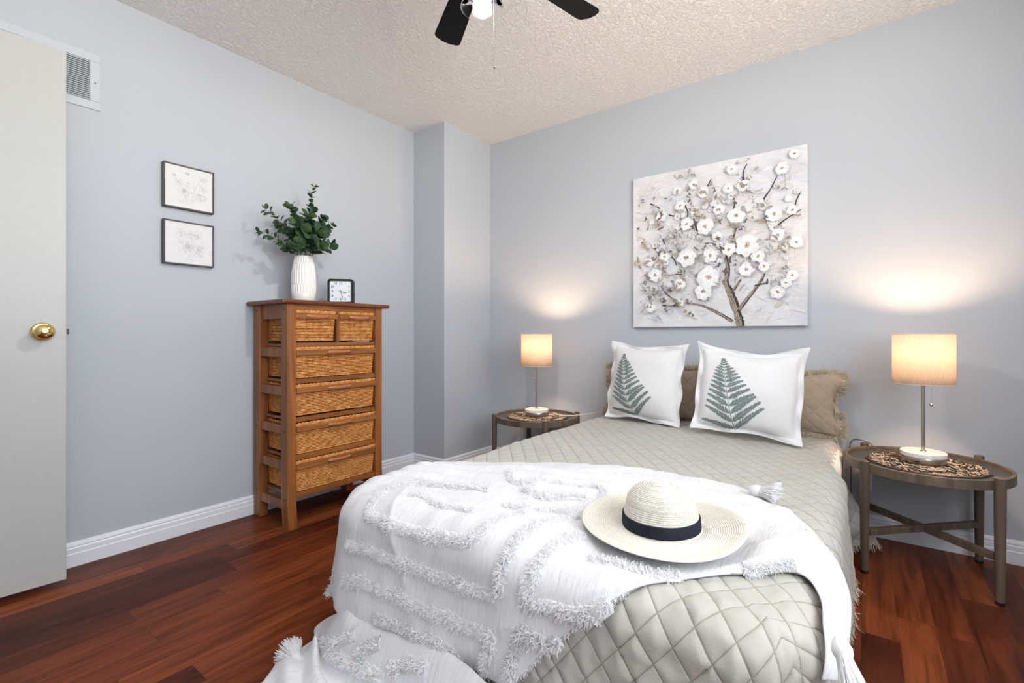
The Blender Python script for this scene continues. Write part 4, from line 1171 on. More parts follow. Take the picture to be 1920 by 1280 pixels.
def build_quilt():
    step = 0.0052
    xs = np.arange(BX0-0.36, BX1+0.365, step); ys = np.arange(BY0-0.37, BY1-0.01, step)
    X, Y = np.meshgrid(xs, ys, indexing='ij')
    px, py, pz, dn, ux, uy, d = drape(X, Y, corner=True)
    G = np.stack([px, py, pz], -1)
    # hanging folds, growing towards the hem
    per = np.where(np.abs(ux) > np.abs(uy), py, px) + np.arctan2(uy, ux)*0.12
    k = smooth01(dn)
    fold = (0.5+0.5*np.sin(per*21+0.6*np.sin(per*7)))*0.020 + (0.5+0.5*np.sin(per*9+2))*0.016
    side_right = smooth01((ux-0.5)*3)
    fold = fold*(1-0.6*side_right)
    flare = 0.12*np.exp(-((py-2.62)/0.085)**2)*side_right + 0.012*side_right
    h = (fold + flare)*k
    nar = -0.035*smooth01((py-2.15)/0.22)*side_right*smooth01((d-0.02)/0.1)
    G[...,0] += ux*(h+nar); G[...,1] += uy*h
    # soft unevenness of the top
    w1 = waves(1, 10, 2.5, 8); top = smooth01(1-dn*3)
    G[...,2] += top*(0.004*w1(X, Y)) * smooth01((RC-d)/0.1+0.6) + 0.012*smooth01((0.5-np.abs(X-1.95))/0.5)*top
    N = normals(G)
    # stitched diamonds
    a = math.atan2(0.075, 0.062)
    P_ = 0.071
    r1 = (X*math.sin(a) + Y*math.cos(a))/P_*1.32; r2 = (X*math.sin(a) - Y*math.cos(a))/P_*1.32
    s1, s2 = np.abs(np.sin(np.pi*r1)), np.abs(np.sin(np.pi*r2))
    puff = (np.minimum(s1, s2)+0.0)**0.36
    amp = 0.0052 + 0.003*smooth01((0.25-(Y-BY0))/0.3)
    cr = waves(5, 18, 60, 170)(X, Y); cr2 = waves(6, 14, 25, 60, 1.0, 0.4)(X, Y)
    frontm = smooth01((0.35-(Y-BY0))/0.3)
    disp = puff*amp + puff*(0.0006+0.0013*frontm)*cr + (0.0010+0.0022*frontm)*cr2*puff
    G += N*disp[...,None]*np.sign(N[...,2:3].mean())
    G[...,2] = np.maximum(G[...,2], 0.003)
    uv = np.stack([X, Y], -1)
    # orient faces upward
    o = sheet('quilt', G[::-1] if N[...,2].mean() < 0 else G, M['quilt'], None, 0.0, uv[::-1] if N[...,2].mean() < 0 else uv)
    tag(o, 'taupe diamond-stitched quilt spread over the bed', 'quilt')
    # frayed hem
    edge = [G[-1, :], G[:, 0], G[0, :], G[:, -1]]
    uvE = []
    P, D = [], []
    for e, inner in ((G[-1,:], G[-6,:]), (G[:,0], G[:,5]), (G[0,:], G[5,:]), (G[:,-1], G[:,-6])):
        out = e-inner; out /= np.maximum(np.linalg.norm(out, axis=1, keepdims=True), 1e-9)
        for q in range(3):
            P.append(e + RNG.normal(size=e.shape)*0.0015); D.append(out)
    P = np.concatenate(P); D = np.concatenate(D)
    keep = (P[:,2] < 0.4) | (P[:,0] > 2.55)
    P, D = P[keep], D[keep]; P[:,2] = np.maximum(P[:,2], 0.004)
    f = strands('fringe', P, D, 0.026, 0.0034, M['fringe'], o, 4, 0.55, None, 3, 0.5)
    zz = np.empty(len(f.data.vertices)*3, np.float32); f.data.vertices.foreach_get('co', zz); zz = zz.reshape(-1,3); zz[:,2] = np.maximum(zz[:,2], 0.0015)
    f.data.vertices.foreach_set('co', zz.ravel())
    f['label'] = 'raw cream frayed hem'
    return G
QG = build_quilt()

# ------------------------------------------------------------------ the white throw
def catmull(P, n):
    P = np.asarray(P, float); m = len(P)-1
    L = np.concatenate([[0], np.cumsum(np.linalg.norm(np.diff(P, axis=0), axis=1))]); s = np.linspace(0, L[-1], n)
    i = np.clip(np.searchsorted(L, s, side='right')-1, 0, m-1); f = ((s-L[i])/(L[i+1]-L[i]))[:,None]
    p0 = P[np.maximum(i-1,0)]; p1 = P[i]; p2 = P[i+1]; p3 = P[np.minimum(i+2, m)]
    return 0.5*((2*p1)+(-p0+p2)*f+(2*p0-5*p1+4*p2-p3)*f**2+(-p0+3*p1-3*p2+p3)*f**3)
def coons(top, bottom, left, right, nu, nv):
    """top/bottom run along u, left/right along v (left: top[0]->bottom[0])."""
    T_, B_ = catmull(top, nu), catmull(bottom, nu); L_, R_ = catmull(left, nv), catmull(right, nv)
    u = np.linspace(0,1,nu)[:,None,None]; v = np.linspace(0,1,nv)[None,:,None]
    return (1-v)*T_[:,None]+v*B_[:,None] + (1-u)*L_[None]+u*R_[None] - ((1-u)*(1-v)*T_[0]+u*(1-v)*T_[-1]+(1-u)*v*B_[0]+u*v*B_[-1])
B_TOP = [(1.255,1.275),(1.40,1.37),(1.564,1.471),(1.74,1.565),(1.93,1.635),(2.10,1.668),(2.253,1.679),(2.36,1.655),(2.425,1.60)]
B_RIGHT = [(2.425,1.60),(2.455,1.52),(2.50,1.50),(2.555,1.40),(2.60,1.22),(2.655,1.06),(2.672,0.985),(2.625,0.915)]
B_BOT = [(1.10,0.69),(1.17,0.63),(1.25,0.60),(1.42,0.575),(1.60,0.58),(1.80,0.60),(1.93,0.61),(2.03,0.63),(2.11,0.72),(2.18,0.79),(2.245,0.854),(2.30,0.91),(2.36,0.98),(2.45,1.075),(2.54,1.15),(2.585,1.10),(2.60,1.00),(2.625,0.915)]
B_LEFT = [(1.255,1.275),(1.215,1.16),(1.165,1.03),(1.13,0.90),(1.10,0.787),(1.10,0.69)]
BANDS = {'b2': [(0.234, 0.489), (0.205, 0.547), (0.217, 0.623), (0.229, 0.669), (0.255, 0.681), (0.31, 0.702), (0.368, 0.717), (0.418, 0.723), (0.444, 0.714), (0.453, 0.681), (0.465, 0.611), (0.484, 0.578)], 'b3': [(0.186, 0.766), (0.229, 0.772), (0.279, 0.784), (0.322, 0.796), (0.368, 0.812), (0.406, 0.818), (0.449, 0.821), (0.475, 0.821)], 'b13': [(0.482, 0.818), (0.487, 0.79), (0.494, 0.766), (0.501, 0.739), (0.513, 0.711), (0.527, 0.663), (0.551, 0.608)], 'b4': [(0.184, 0.888), (0.222, 0.869), (0.265, 0.875), (0.303, 0.878), (0.341, 0.891), (0.384, 0.897), (0.415, 0.9), (0.446, 0.9), (0.465, 0.903), (0.463, 0.927), (0.456, 0.96), (0.456, 1.0)], 'b5': [(0.263, 0.948), (0.301, 0.954), (0.341, 0.954), (0.379, 0.957), (0.401, 0.973), (0.411, 0.994), (0.418, 1.0)], 'b6': [(0.582, 0.72), (0.566, 0.754), (0.549, 0.796), (0.537, 0.818), (0.525, 0.845), (0.53, 0.869), (0.566, 0.909), (0.611, 0.964), (0.635, 1.0), (0.649, 1.0), (0.659, 1.0)], 'b7': [(0.516, 0.9), (0.506, 0.921), (0.499, 0.948), (0.494, 0.985)], 'b17': [(0.513, 0.9), (0.549, 0.957), (0.568, 1.0), (0.582, 1.0)], 's8': [(0.606, 0.827), (0.628, 0.854), (0.656, 0.884), (0.695, 0.936), (0.73, 0.96)], 's18': [(0.804, 0.967), (0.823, 0.97), (0.845, 0.964), (0.857, 0.96)], 's9': [(0.27, 0.59), (0.294, 0.574), (0.334, 0.611), (0.372, 0.611), (0.406, 0.617)], 's10': [(0.21, 0.426), (0.253, 0.435), (0.303, 0.435), (0.337, 0.438), (0.382, 0.459)], 's11': [(0.344, 0.204), (0.375, 0.307), (0.425, 0.331), (0.482, 0.28)], 's12': [(0.432, 0.532), (0.47, 0.544), (0.53, 0.544), (0.566, 0.617)], 's14': [(0.53, 0.359), (0.563, 0.319), (0.589, 0.465)], 's15': [(0.432, 0.407), (0.47, 0.435), (0.508, 0.438), (0.558, 0.459)]}
PBANDS = {'p1': [(0.201, 0.251), (0.278, 0.21), (0.348, 0.151), (0.381, 0.123)], 'p2': [(0.271, 0.224), (0.375, 0.183), (0.472, 0.164), (0.538, 0.16)], 'p3': [(0.421, 0.151), (0.452, 0.123), (0.488, 0.096)], 'p4': [(0.559, 0.137), (0.619, 0.105), (0.676, 0.096)]}
def bed_fold(px, py, ux, uy, dn):
    per = np.where(np.abs(ux) > np.abs(uy), py, px) + np.arctan2(uy, ux)*0.12
    return (0.5+0.5*np.sin(per*21+0.6*np.sin(per*7)))*0.020 + (0.5+0.5*np.sin(per*9+2))*0.016
def throw_grid(nu=420, nv=330):
    Fxy = coons(B_TOP, B_BOT, B_LEFT, B_RIGHT, nu, nv); X, Y = Fxy[...,0], Fxy[...,1]
    px, py, pz, dn, ux, uy, d = drape(X, Y, BZ+0.012, 0.016, 0.02)
    G = np.stack([px, py, pz], -1)
    k = smooth01(dn*1.3)
    h = bed_fold(px, py, ux, uy, dn)*k*0.75 + 0.016*k + 0.02*k*smooth01((X-2.5)/0.1)*0.5
    G[...,0] += ux*h; G[...,1] += uy*h
    top = smooth01(1-dn*3)
    G[...,2] += top*0.012*smooth01((0.5-np.abs(X-1.95))/0.5)
    # creases running across the bed on the far half, softer rolls elsewhere
    q = (X-1.25)*(-0.302) + (Y-1.275)*0.953          # distance from the far edge line (negative = nearer)
    p = (X-1.25)*0.953 + (Y-1.275)*0.302
    w = waves(21, 8, 4, 11)(p, q)
    far = smooth01((q+0.36)/0.08)*smooth01((0.03-q)/0.06)*smooth01((1.15-p)/0.2)
    ridge = np.abs(np.sin(q*44 + 1.3*w + p*4.0))**3
    soft = waves(22, 12, 9, 26)(X, Y)
    N = normals(G); N *= np.sign(N[..., 2:3].mean())
    edge = smooth01(np.linspace(0,1,nu)*18)[:,None]*smooth01(np.linspace(1,0,nu)*18)[:,None]*smooth01(np.linspace(0,1,nv)*14)[None]*smooth01(np.linspace(1,0,nv)*14)[None]
    hang = smooth01(dn*3)
    crs = (1-np.abs(waves(24, 7, 5, 13)(X, Y)).clip(0,1))**4 * 0.009 + (1-np.abs(waves(25, 7, 9, 20)(X, Y)).clip(0,1))**4 * 0.005
    calm = 1-0.85*np.exp(-(((X-2.25)**2+(Y-1.15)**2)/0.2**2)**3)
    edge = edge*calm
    disp = 0.004 + edge*crs*(1-0.5*hang)*(1-0.5*far) + edge*(0.011*ridge*far + 0.0045*(soft+0.8)*(1-0.5*far)*(1-0.3*hang)) + 0.0012*waves(23, 14, 40, 110, 1, .3)(X, Y)
    disp = disp + 0.020*smooth01((X-2.40)/0.1)*smooth01((1.45-Y)/0.15)*smooth01((Y-0.98)/0.08)*edge   # the rolled lobe by the corner
    G = G + N*disp[...,None]
    return G, np.stack([X, Y], -1)
def puddle_grid(nu=300, nv=220):
    top = [(1.205,0.975),(1.36,0.915),(1.52,0.855),(1.70,0.845),(1.90,0.84),(2.12,0.82)]
    bot = [(1.335,0.60),(1.42,0.50),(1.55,0.42),(1.75,0.38),(1.95,0.36),(2.15,0.36)]
    left = [(1.205,0.975),(1.20,0.92),(1.215,0.865),(1.262,0.835),(1.275,0.775),(1.268,0.72),(1.315,0.665),(1.335,0.60)]
    right = [(2.12,0.80),(2.14,0.60),(2.15,0.36)]
    Fxy = coons(top, bot, left, right, nu, nv); X, Y = Fxy[...,0], Fxy[...,1]
    u = np.linspace(0,1,nu)[:,None]; v = np.linspace(0,1,nv)[None]
    eu = smooth01(u*6); ev = smooth01((1-v)*9)
    w = waves(31, 8, 5, 14)(X, Y)
    r1 = np.exp(-((v-0.30-0.10*np.sin(u*5))/0.07)**2)*0.045*smooth01((0.75-u)*3)      # thick rolled fold in front of the corner
    r2 = np.exp(-((v-0.62+0.12*u+0.04*np.sin(u*9))/0.06)**2)*0.030
    r3 = np.exp(-((v-0.12)/0.10)**2)*0.055
    Z = 0.007 + (0.016 + 0.012*(0.5+0.5*w) + r1 + r2 + r3)*eu*ev + 0.0012*waves(33, 12, 40, 100)(X, Y)*eu*ev
    Z = Z + (0.11+0.06*smooth01((X-1.5)/0.35))*smooth01((Y-0.74)/0.10)*smooth01((X-1.29)/0.20)
    return np.stack([X, Y, np.maximum(Z, 0.004)], -1), np.stack([X, Y], -1)
def band_strands(name, G, path, width, parent, seed, dens=170000, L=0.009):
    """Tufted yarn along a path of (u, v) fractions of the cloth grid G."""
    nu, nv = G.shape[:2]
    P = catmull(path, 160)
    ij = P*np.array((nu-1, nv-1))
    def samp(A, q):
        i = np.clip(q[:,0], 0, nu-1.001); j = np.clip(q[:,1], 0, nv-1.001); a = i.astype(int); b = j.astype(int); fa = (i-a)[:,None]; fb = (j-b)[:,None]
        return (A[a,b]*(1-fa)+A[a+1,b]*fa)*(1-fb) + (A[a,b+1]*(1-fa)+A[a+1,b+1]*fa)*fb
    C = samp(G, ij); Nn = normals(G); Nn *= np.sign(Nn[...,2:3].mean())
    seg = np.linalg.norm(np.diff(C, axis=0), axis=1); Ltot = seg.sum()
    g = np.random.default_rng(seed); n = int(Ltot*width*dens)
    s = np.concatenate([[0], np.cumsum(seg)]); t = g.uniform(0, Ltot, n)
    i = np.clip(np.searchsorted(s, t)-1, 0, len(C)-2); f = ((t-s[i])/np.maximum(seg[i],1e-9))[:,None]
    base = C[i]*(1-f)+C[i+1]*f; nn = samp(Nn, ij[i]*(1-f)+ij[i+1]*f); nn /= np.linalg.norm(nn, axis=1, keepdims=True)
    tan = C[i+1]-C[i]; tan /= np.maximum(np.linalg.norm(tan, axis=1, keepdims=True), 1e-9)
    side = np.cross(nn, tan)
    w = g.uniform(-1, 1, n)
    ww = width*(0.85+0.2*np.sin(t*37+seed)+0.12*np.sin(t*91))
    base = base + side*(w*ww/2)[:,None] + nn*(0.001 + 0.0035*(1-w*w))[:,None]
    # raised yarn bed of the the ends grow from
    K = 9; ww_ = np.linspace(-1, 1, K); sC = np.gradient(C, axis=0); sC /= np.maximum(np.linalg.norm(sC, axis=1, keepdims=True), 1e-9)
    nC = samp(Nn, ij); nC /= np.linalg.norm(nC, axis=1, keepdims=True); sd = np.cross(nC, sC)
    lump = 1+0.35*g.normal(size=(len(C), K)).clip(-1, 1)
    RG = C[:,None] + sd[:,None]*(ww_[None,:,None]*width*0.56) + nC[:,None]*((0.0015+0.0065*(1-ww_**2)**0.6)[None]*lump)[...,None]
    RG[0] = RG[0]*0.4 + C[0]*0.6; RG[-1] = RG[-1]*0.4 + C[-1]*0.6
    ridge = sheet(name, RG, M['tuft'], parent)
    base = base + nn*(0.0045*(1-w*w))[:,None]
    o = strands('yarn_ends', base, nn + side*(w*0.9)[:,None] + np.array((0,0,-0.25)), L, 0.0026, M['tuft'], ridge, seed, 0.9, None, 3, 1.0)
    return ridge
def edge_strands(name, G, sl, inner, parent, seed, per_m=2600, L=0.014, cond=None):
    P = G[sl]; Q = G[inner]; out = P-Q; out /= np.maximum(np.linalg.norm(out, axis=1, keepdims=True), 1e-9)
    reps = 9
    Pb = np.concatenate([P + RNG.normal(size=P.shape)*0.0018 for _ in range(reps)]); Ob = np.tile(out, (reps, 1))
    if cond is not None:
        kk = np.tile(cond(P), reps); Pb, Ob = Pb[kk], Ob[kk]
    return strands(name, Pb, Ob, L, 0.0022, M['tuft'], parent, seed, 0.8, None, 3, 0.8)
def tassel(name, head, direction, length, parent, spread=0.35, floorz=None, r=0.016, label=None):
    h = np.array(head, float); d = np.array(direction, float); d /= np.linalg.norm(d)
    g = np.random.default_rng(int(abs(h[0]*1000))); n = 420
    a = g.uniform(0, 2*np.pi, n); q = np.sqrt(g.uniform(0, 1, n))*spread
    u = np.cross(d, (0.3, 0.1, 1.0)); u /= np.linalg.norm(u); w = np.cross(d, u)
    rad = u*np.cos(a)[:,None] + w*np.sin(a)[:,None]
    mb = MB()
    K = 7; L = length*g.uniform(0.82, 1.05, n)
    for i in range(n):
        pts = []
        for k in range(K):
            t = k/(K-1)
            p = h + d*(r*0.9 + L[i]*t) + rad[i]*(r*0.55*math.sqrt(q[i]/spread) + q[i]*L[i]*0.55*t**1.2)*1.0
            p = p + 0.0012*math.sin(9*t+i)*u
            if floorz is not None: p[2] = max(p[2], floorz + 0.001 + 0.018*(i/n)*(1-0.6*t))
            pts.append(p)
        mb.tube(pts, np.linspace(0.0013, 0.0011, K), 4)
    o = mb.build(name, M['tuft'], parent, smooth=True)
    hd = MB(); prof = [(0.0,-0.006),(0.006,-0.004),(0.012,0.004),(0.0155,0.014),(0.0145,0.022),(0.0115,0.027),(0.0125,0.030),(0.0,0.034)]
    z = Vector(d); rot = z.to_track_quat('Z', 'Y').to_matrix().to_4x4()
    hd.lathe([(a_*r/0.0155, b_*r/0.0155) for a_, b_ in prof], 24, M=Matrix.Translation(Vector(h)) @ rot, rmod=lambda rr, zz, aa: rr*(1+0.05*math.sin(13*aa)))
    hd.build('tassel_head', M['tuft'], o, smooth=True)
    if label: o['label'] = label
    return o
def build_throw():
    G, uv = throw_grid()
    t = M['throw']
    o = sheet('throw_blanket', G, t, None, 0.004, uv)
    tag(o, 'white tufted throw blanket with tassels draped over the foot of the bed', 'blanket')
    PG, puv = puddle_grid()
    p = sheet('gathered_end', PG, t, o, 0.003, puv)
    for k, path in BANDS.items(): band_strands('tufted_band', G, path, 0.035 if k[0] != 's' else 0.028, o, 100+len(k)+int(k[1:]))
    for k, path in PBANDS.items(): band_strands('tufted_band', PG, path, 0.034, o, 300+int(k[1:]))
    edge_strands('fringed_edge', G, np.s_[0,:], np.s_[4,:], o, 7, L=0.016)
    edge_strands('fringed_edge', G, np.s_[200:,-1], np.s_[200:,-4], o, 8, L=0.008, cond=lambda P: (P[:,0] < 2.28))
    tassel('tassel', (2.622, 0.925, 0.476), (0.30, -0.62, -0.62), 0.085, o, 0.42, None, 0.015)
    tassel('tassel', (2.375, 1.600, 0.494), (0.85, -0.12, -0.06), 0.062, o, 1.0, 0.478, 0.018)
    tassel('tassel', (1.345, 0.735, 0.022), (-0.9, 0.05, 0.05), 0.05, o, 1.3, 0.0, 0.018)
def mat_throw():
    t = NT('slub_cotton'); tc = t.node('ShaderNodeTexCoord')
    mp = t.node('ShaderNodeMapping'); mp.inputs['Rotation'].default_value = (0,0,R(20)); mp.inputs['Scale'].default_value = (140, 22, 1); t.link(tc.outputs['UV'], mp.inputs['Vector'])
    n = t.noise(mp.outputs[0], 1.0, 3, 0.6); mp2 = t.node('ShaderNodeMapping'); mp2.inputs['Scale'].default_value = (500, 500, 1); t.link(tc.outputs['UV'], mp2.inputs['Vector'])
    n2 = t.noise(mp2.outputs[0], 1.0, 2)
    t.link(t.ramp(n, [(0.3, lin((212,212,215))), (0.65, lin((226,226,229)))]), t.b.inputs['Base Color'])
    t.set(Roughness=0.95, Sheen_Weight=0.2); t.b.inputs['Specular IOR Level'].default_value = 0.1
    t.bump(t.math('ADD', n, t.math('MULTIPLY', n2, 0.3)), 0.5, 0.004)
    return t.m
M['throw'] = mat_throw()
build_throw()

# ------------------------------------------------------------------ pillows
def pillow_fn(W, H, T_, fl, seed, sag=0.0, pinch=0.06):
    wv = waves(seed, 10, 2.2, 6); wf = waves(seed+1, 8, 9, 18)
    def f(u, v, side):
        """u, v in [-1, 1]; returns local x (width), y (depth, front is negative), z (height)"""
        x = W/2*u*(1 - pinch*(1-v*v)*np.abs(u)**3)
        z = H/2*v*(1 - pinch*1.3*(1-u*u)*np.abs(v)**3) - sag*(1-u*u)*smooth01((v+0.2)/1.2)
        x = x + W*0.010*np.sin(v*5.2+seed)*u*np.abs(u)**3; z = z + H*0.010*np.sin(u*5.7+seed*2)*v*np.abs(v)**3
        a = np.clip(np.abs(u)/(1-fl), 0, 1); b = np.clip(np.abs(v)/(1-fl), 0, 1)
        t = (np.maximum(0, 1-a**2.4)*np.maximum(0, 1-b**2.4))**0.62
        corner = (np.abs(u)**6)*(np.abs(v)**6)
        wr = 0.075*wv(u*1.6, v*1.6)*t + 0.03*wf(u, v)*np.minimum(t*3, 1)*np.maximum(a, b)**2
        y = -T_/2*(t + wr*0.6)
        flw = smooth01((np.maximum(np.abs(u), np.abs(v))-(1-fl)*0.94)/fl)
        y = y*1.0 + flw*(0.010*np.sin((u*3.1+v*4.3)*2.2+seed)) + 0.0
        if side < 0: y = T_/2*(t*0.9) + flw*(0.010*np.sin((u*3.1+v*4.3)*2.2+seed)) + 0.004
        return np.stack([x, y, z + H/2], -1)
    return f
def place_M(p_left, p_right, lean, roll=0):
    a = math.atan2(p_right[1]-p_left[1], p_right[0]-p_left[0])
    return Matrix.Translation(((p_left[0]+p_right[0])/2, (p_left[1]+p_right[1])/2, p_left[2])) @ Matrix.Rotation(a, 4, 'Z') @ Matrix.Rotation(-lean, 4, 'X') @ Matrix.Rotation(roll, 4, 'Y')
def xf(G, Mx):
    A = np.array(Mx); return G @ A[:3,:3].T + A[:3,3]
def make_pillow(name, mat, W, H, T_, fl, seed, Mx, label, cat, group, sag, n=120, quilted=False):
    f = pillow_fn(W, H, T_, fl, seed, sag)
    u = np.linspace(-1, 1, n); U, V = np.meshgrid(u, u, indexing='ij')
    Fr, Bk = f(U, V, 1), f(U, V, -1)
    if quilted:
        Nn = normals(Fr); Nn *= -np.sign(Nn[...,1:2].mean())
        s1 = np.abs(np.sin(np.pi*(U*W/2*14+V*H/2*14))); s2 = np.abs(np.sin(np.pi*(U*W/2*14-V*H/2*14)))
        Fr = Fr + Nn*(np.minimum(s1, s2)**0.4*0.004*smooth01((1-np.maximum(abs(U),abs(V)))*8))[...,None]
    rt = empty(name, Mx.translation, 0, label, cat, group); rt.rotation_euler = Mx.to_euler()
    fo = sheet('pillow_cover', Fr, M[mat], rt, 0, np.stack([U*W/2, V*H/2], -1))
    Bk = Bk[::-1]
    bo = sheet('pillow_back', Bk, M[mat], rt, 0, np.stack([U*W/2, V*H/2], -1))
    # closed hem round the edge
    ring = np.concatenate([np.stack([u, -np.ones(n)], 1), np.stack([np.ones(n), u], 1)[1:], np.stack([-u, np.ones(n)], 1)[1:], np.stack([-np.ones(n), -u], 1)[1:-1]])
    rp = f(ring[:,0], ring[:,1], 1)*0.5 + f(ring[:,0], ring[:,1], -1)*0.5
    MB().tube(rp, 0.0032, 6, closed=True).build('hem', M[mat], rt, smooth=True)
    return rt, f, rp
def fern(rt, f, flip=1, base=(0.43,0.03), tip=(0.265,0.87)):
    mb = MB(); k = [0]
    def S(p): return np.array(p, float)*2-1          # 0..1 picture fraction -> -1..1
    def put(poly):
        k[0] += 1
        P = np.array(poly); U, V = P[:,0]*2-1, P[:,1]*2-1
        q = f(U, V, 1); q[:,1] -= 0.0009 + 0.0000015*k[0]
        return q
    def leaflet(p, ang, L, w, asp=1.0):
        d = np.array((math.cos(ang), math.sin(ang))); nn = np.array((-d[1], d[0])); t = [0, .2, .45, .7, 1.0]; ww = [0.25, .9, 1.0, .7, 0.08]
        A_ = [np.array(p)+d*L*q + nn*w*s for q, s in zip(t, ww)]; B_ = [np.array(p)+d*L*q - nn*w*s for q, s in zip(t, ww)]
        q = put(A_+B_); n = len(t); mb.add(q, [(i, i+1, n+i+1, n+i) for i in range(n-1)])
    b, tp = np.array(base), np.array(tip)
    def rach(t): return b*(1-t)**2 + np.array((0.335, 0.35))*2*t*(1-t) + tp*t*t
    pts = [rach(t) for t in np.linspace(0, 1, 40)]
    w = np.linspace(0.004, 0.0014, 40)
    A_ = [p+np.array((w[i], 0)) for i, p in enumerate(pts)]; B_ = [p-np.array((w[i], 0)) for i, p in enumerate(pts)]
    q = put(A_+B_); mb.add(q, [(i, i+1, 40+i+1, 40+i) for i in range(39)])
    rg = random.Random(4)
    ts = [0.03, 0.15, 0.27, 0.375, 0.465, 0.545, 0.615, 0.68, 0.735, 0.785, 0.83, 0.87, 0.905, 0.935, 0.96, 0.98]
    for i, t in enumerate(ts):
        p = rach(t)
        for s in (-1, 1):
            L = (0.37 if s > 0 else 0.33)*(1-t)**0.92 + 0.012
            if i == 0: L *= 0.95
            ang = R(150 + 10*t) if s < 0 else R(40-12*t + (8 if i < 3 else 0))
            if i == 0 and s < 0: ang = R(168)
            d0 = np.array((math.cos(ang), math.sin(ang)))
            if L < 0.075:
                for q_ in range(2): leaflet(p, ang + rg.uniform(-.1,.1), L, 0.0075+0.045*L)
                continue
            m = int(L/0.0135); cur = p.copy(); a = ang
            for j in range(m):
                tt = j/m; a2 = a + s*(-0.18 + 0.55*tt*0.6)*(-1 if s > 0 else -1)*0.5
                d = np.array((math.cos(a2), math.sin(a2))); cur = cur + d*L/m
                ll = 0.052*(1-0.72*tt)*min(1, (tt+0.12)*4)*(L/0.27)**0.35
                for ss in (-1, 1):
                    leaflet(cur, a2 + ss*R(48)+rg.uniform(-.15,.15), ll*rg.uniform(0.8,1.15), 0.0062)
            leaflet(p, ang, L*0.55, 0.004); leaflet(cur, a2, 0.02, 0.004)
    o = mb.build('fern_print', M['fern'], rt); o['label'] = 'grey green fern print'
    return o
WP = dict(W=0.475, H=0.455, T_=0.17, fl=0.10)
P1 = place_M((1.388, 2.632, 0.472), (1.878, 2.545, 0.472), R(10), R(1))
rt1, f1, _ = make_pillow('throw_pillow', 'linen', WP['W'], WP['H'], WP['T_'], WP['fl'], 3, P1, 'square white linen pillow with fern print, left of the pair on the bed', 'pillow', 'white fern print pillows', 0.012)
fern(rt1, f1, base=(0.46,0.03), tip=(0.25,0.86))
P2 = place_M((1.948, 2.455, 0.478), (2.428, 2.505, 0.478), R(10), R(3.8))
rt2, f2, _ = make_pillow('throw_pillow', 'linen', WP['W']+0.006, WP['H']-0.008, WP['T_'], WP['fl'], 8, P2, 'square white linen pillow with fern print, right of the pair, nearer the lit lamp', 'pillow', 'white fern print pillows', 0.03)
fern(rt2, f2)
for Mx, sd, lb in ((place_M((1.345, 2.772, 0.470), (1.925, 2.772, 0.470), R(4)), 13, 'taupe quilted pillow with frayed edge behind the left fern pillow'),
                   (place_M((1.965, 2.768, 0.470), (2.592, 2.768, 0.470), R(4)), 17, 'taupe quilted pillow with frayed edge behind the right fern pillow')):
    rt, f, rp = make_pillow('bed_pillow', 'sham', 0.575, 0.305, 0.14, 0.05, sd, Mx, lb, 'pillow', 'taupe pillows against the wall', 0.006, quilted=True, n=180)
    c = rp.mean(0); out = rp-c; out[:,1] = 0; 
    out = np.where(np.abs(rp[:,0:1]) > 0.27, np.array((1.0,0,0))*np.sign(rp[:,0:1]), np.array((0,0,1.0))*np.sign(rp[:,2:3]-c[2])) 
    P = np.concatenate([rp + RNG.normal(size=rp.shape)*0.002 for _ in range(7)]); O = np.tile(out, (7,1))
    fr = strands('frayed_edge', P, O, 0.026, 0.0035, M['fringe'], rt, sd, 0.5, None, 3, 0.5)

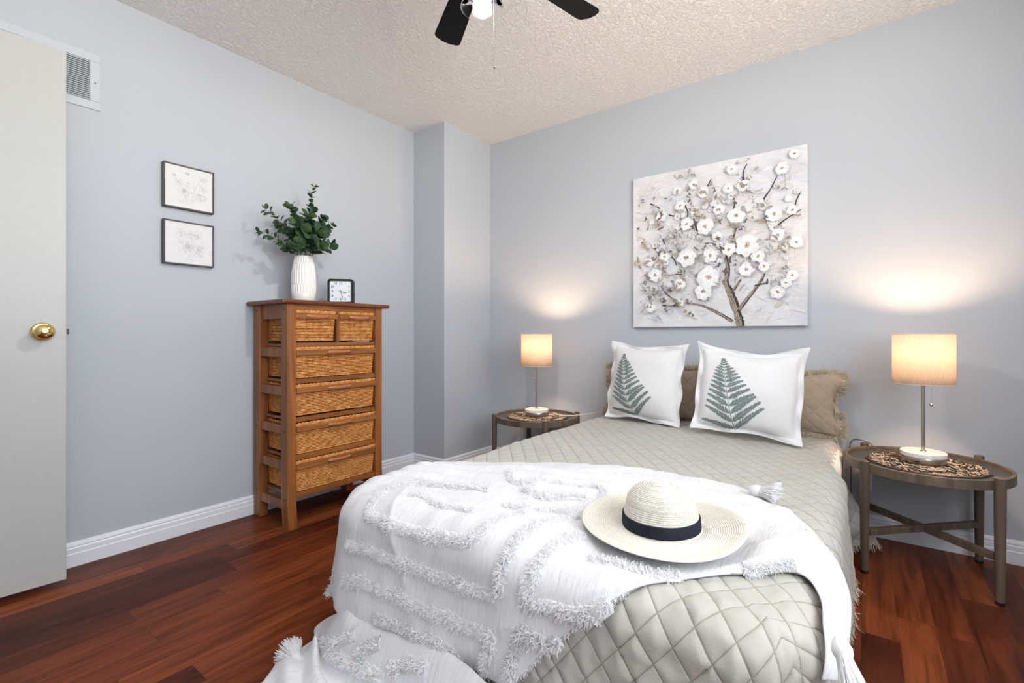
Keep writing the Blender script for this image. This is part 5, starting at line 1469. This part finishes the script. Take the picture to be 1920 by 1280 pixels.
# ------------------------------------------------------------------ sun hat
def build_hat():
    rt = empty('sun_hat', (2.258, 1.143, 0.494), 0, 'wide-brimmed cream straw sun hat with black ribbon lying on the white throw', 'hat')
    rt.rotation_euler = (R(1.5), R(-1.0), R(20)); rt.scale = (0.88, 0.88, 0.88)
    prof = []
    rb, rc_ = 0.214, 0.098
    for r in np.linspace(rb, 0.108, 100):
        t = (rb-r)/(rb-0.108); z = 0.003 + 0.010*(1-t)**2.2*0 + 0.006*math.sin(t*math.pi)*0.4 + 0.003*t
        prof.append((r, z + 0.0011*math.cos(2*math.pi*r/0.0053)))
    for t in np.linspace(0, 1, 12)[1:]:
        a = t*math.pi/2; prof.append((0.108-0.009*math.sin(a), 0.007+0.010*(1-math.cos(a))))
    for z in np.linspace(0.019, 0.075, 48): prof.append((0.099 - 0.010*((z-0.019)/0.056)**1.6 + 0.0009*math.cos(2*math.pi*z/0.0050), z))
    for t in np.linspace(0, 1, 90)[1:]:
        a = t*math.pi/2; r = 0.089*math.cos(a)**0.82; z = 0.075+0.050*math.sin(a)**1.15
        prof.append((max(r, 0.0) + 0.0008*math.cos(t*130)*(1 if t < 0.98 else 0), z + 0.0008*math.cos(t*130)))
    prof[-1] = (0.0, prof[-1][1])
    seg = 160; V = []; n = len(prof)
    for (r, z) in prof:
        a = np.arange(seg)*2*np.pi/seg
        o = smooth01((r-0.10)/0.11) if z < 0.02 else 0
        up = o*(0.016*np.cos(a)**2*1.0 + 0.004*np.sin(3*a+1)) + 0.010*o*smooth01((r-0.17)/0.045)
        dent = 0 if z < 0.03 else -0.004*np.exp(-((a-4.4)/0.35)**2)*smooth01((z-0.03)/0.03)*smooth01((0.12-z)/0.03)
        rr = r + dent
        V.append(np.stack([rr*np.cos(a), rr*np.sin(a), z + up + 0*a], 1))
    G = np.array(V); Gc = np.concatenate([G, G[:, :1]], 1)
    hat = sheet('straw_body', Gc, M['straw'], rt, 0.0022, None, -1.0)
    # black ribbon and flat bow seam
    rbn = MB(); a = np.linspace(0, 2*np.pi, 121)[:-1]
    prof2 = [(0.1045, 0.013), (0.1048, 0.015), (0.1028, 0.043), (0.1015, 0.044), (0.0975, 0.043), (0.100, 0.014)]
    rbn.lathe([(r, z) for r, z in prof2], 120, closed=True)
    rbn.build('hat_band', M['ribbon'], rt, angle=50)
    bw = MB(); a0 = R(-98)
    for i in range(1): 
        for k, (w0, w1, dr) in enumerate(((-0.016, 0.016, 0.0022), (-0.020, -0.017, 0.003))):
            a_ = np.linspace(a0+w0/0.1, a0+w1/0.1, 8); vs = []
            for q in a_: vs += [((0.1045+dr)*math.cos(q), (0.1045+dr)*math.sin(q), 0.0165), ((0.1025+dr)*math.cos(q), (0.1025+dr)*math.sin(q), 0.0435), (0.097*math.cos(q), 0.097*math.sin(q), 0.0435), (0.099*math.cos(q), 0.099*math.sin(q), 0.0165)]
            fs = [(0,1,2,3)] + [(4*j+c, 4*j+4+c, 4*j+4+(c+1)%4, 4*j+(c+1)%4) for j in range(7) for c in range(4)] + [(31,30,29,28)]
            bw.add(vs, fs)
    bw.build('ribbon_loop', M['ribbon'], rt, angle=40)
build_hat()
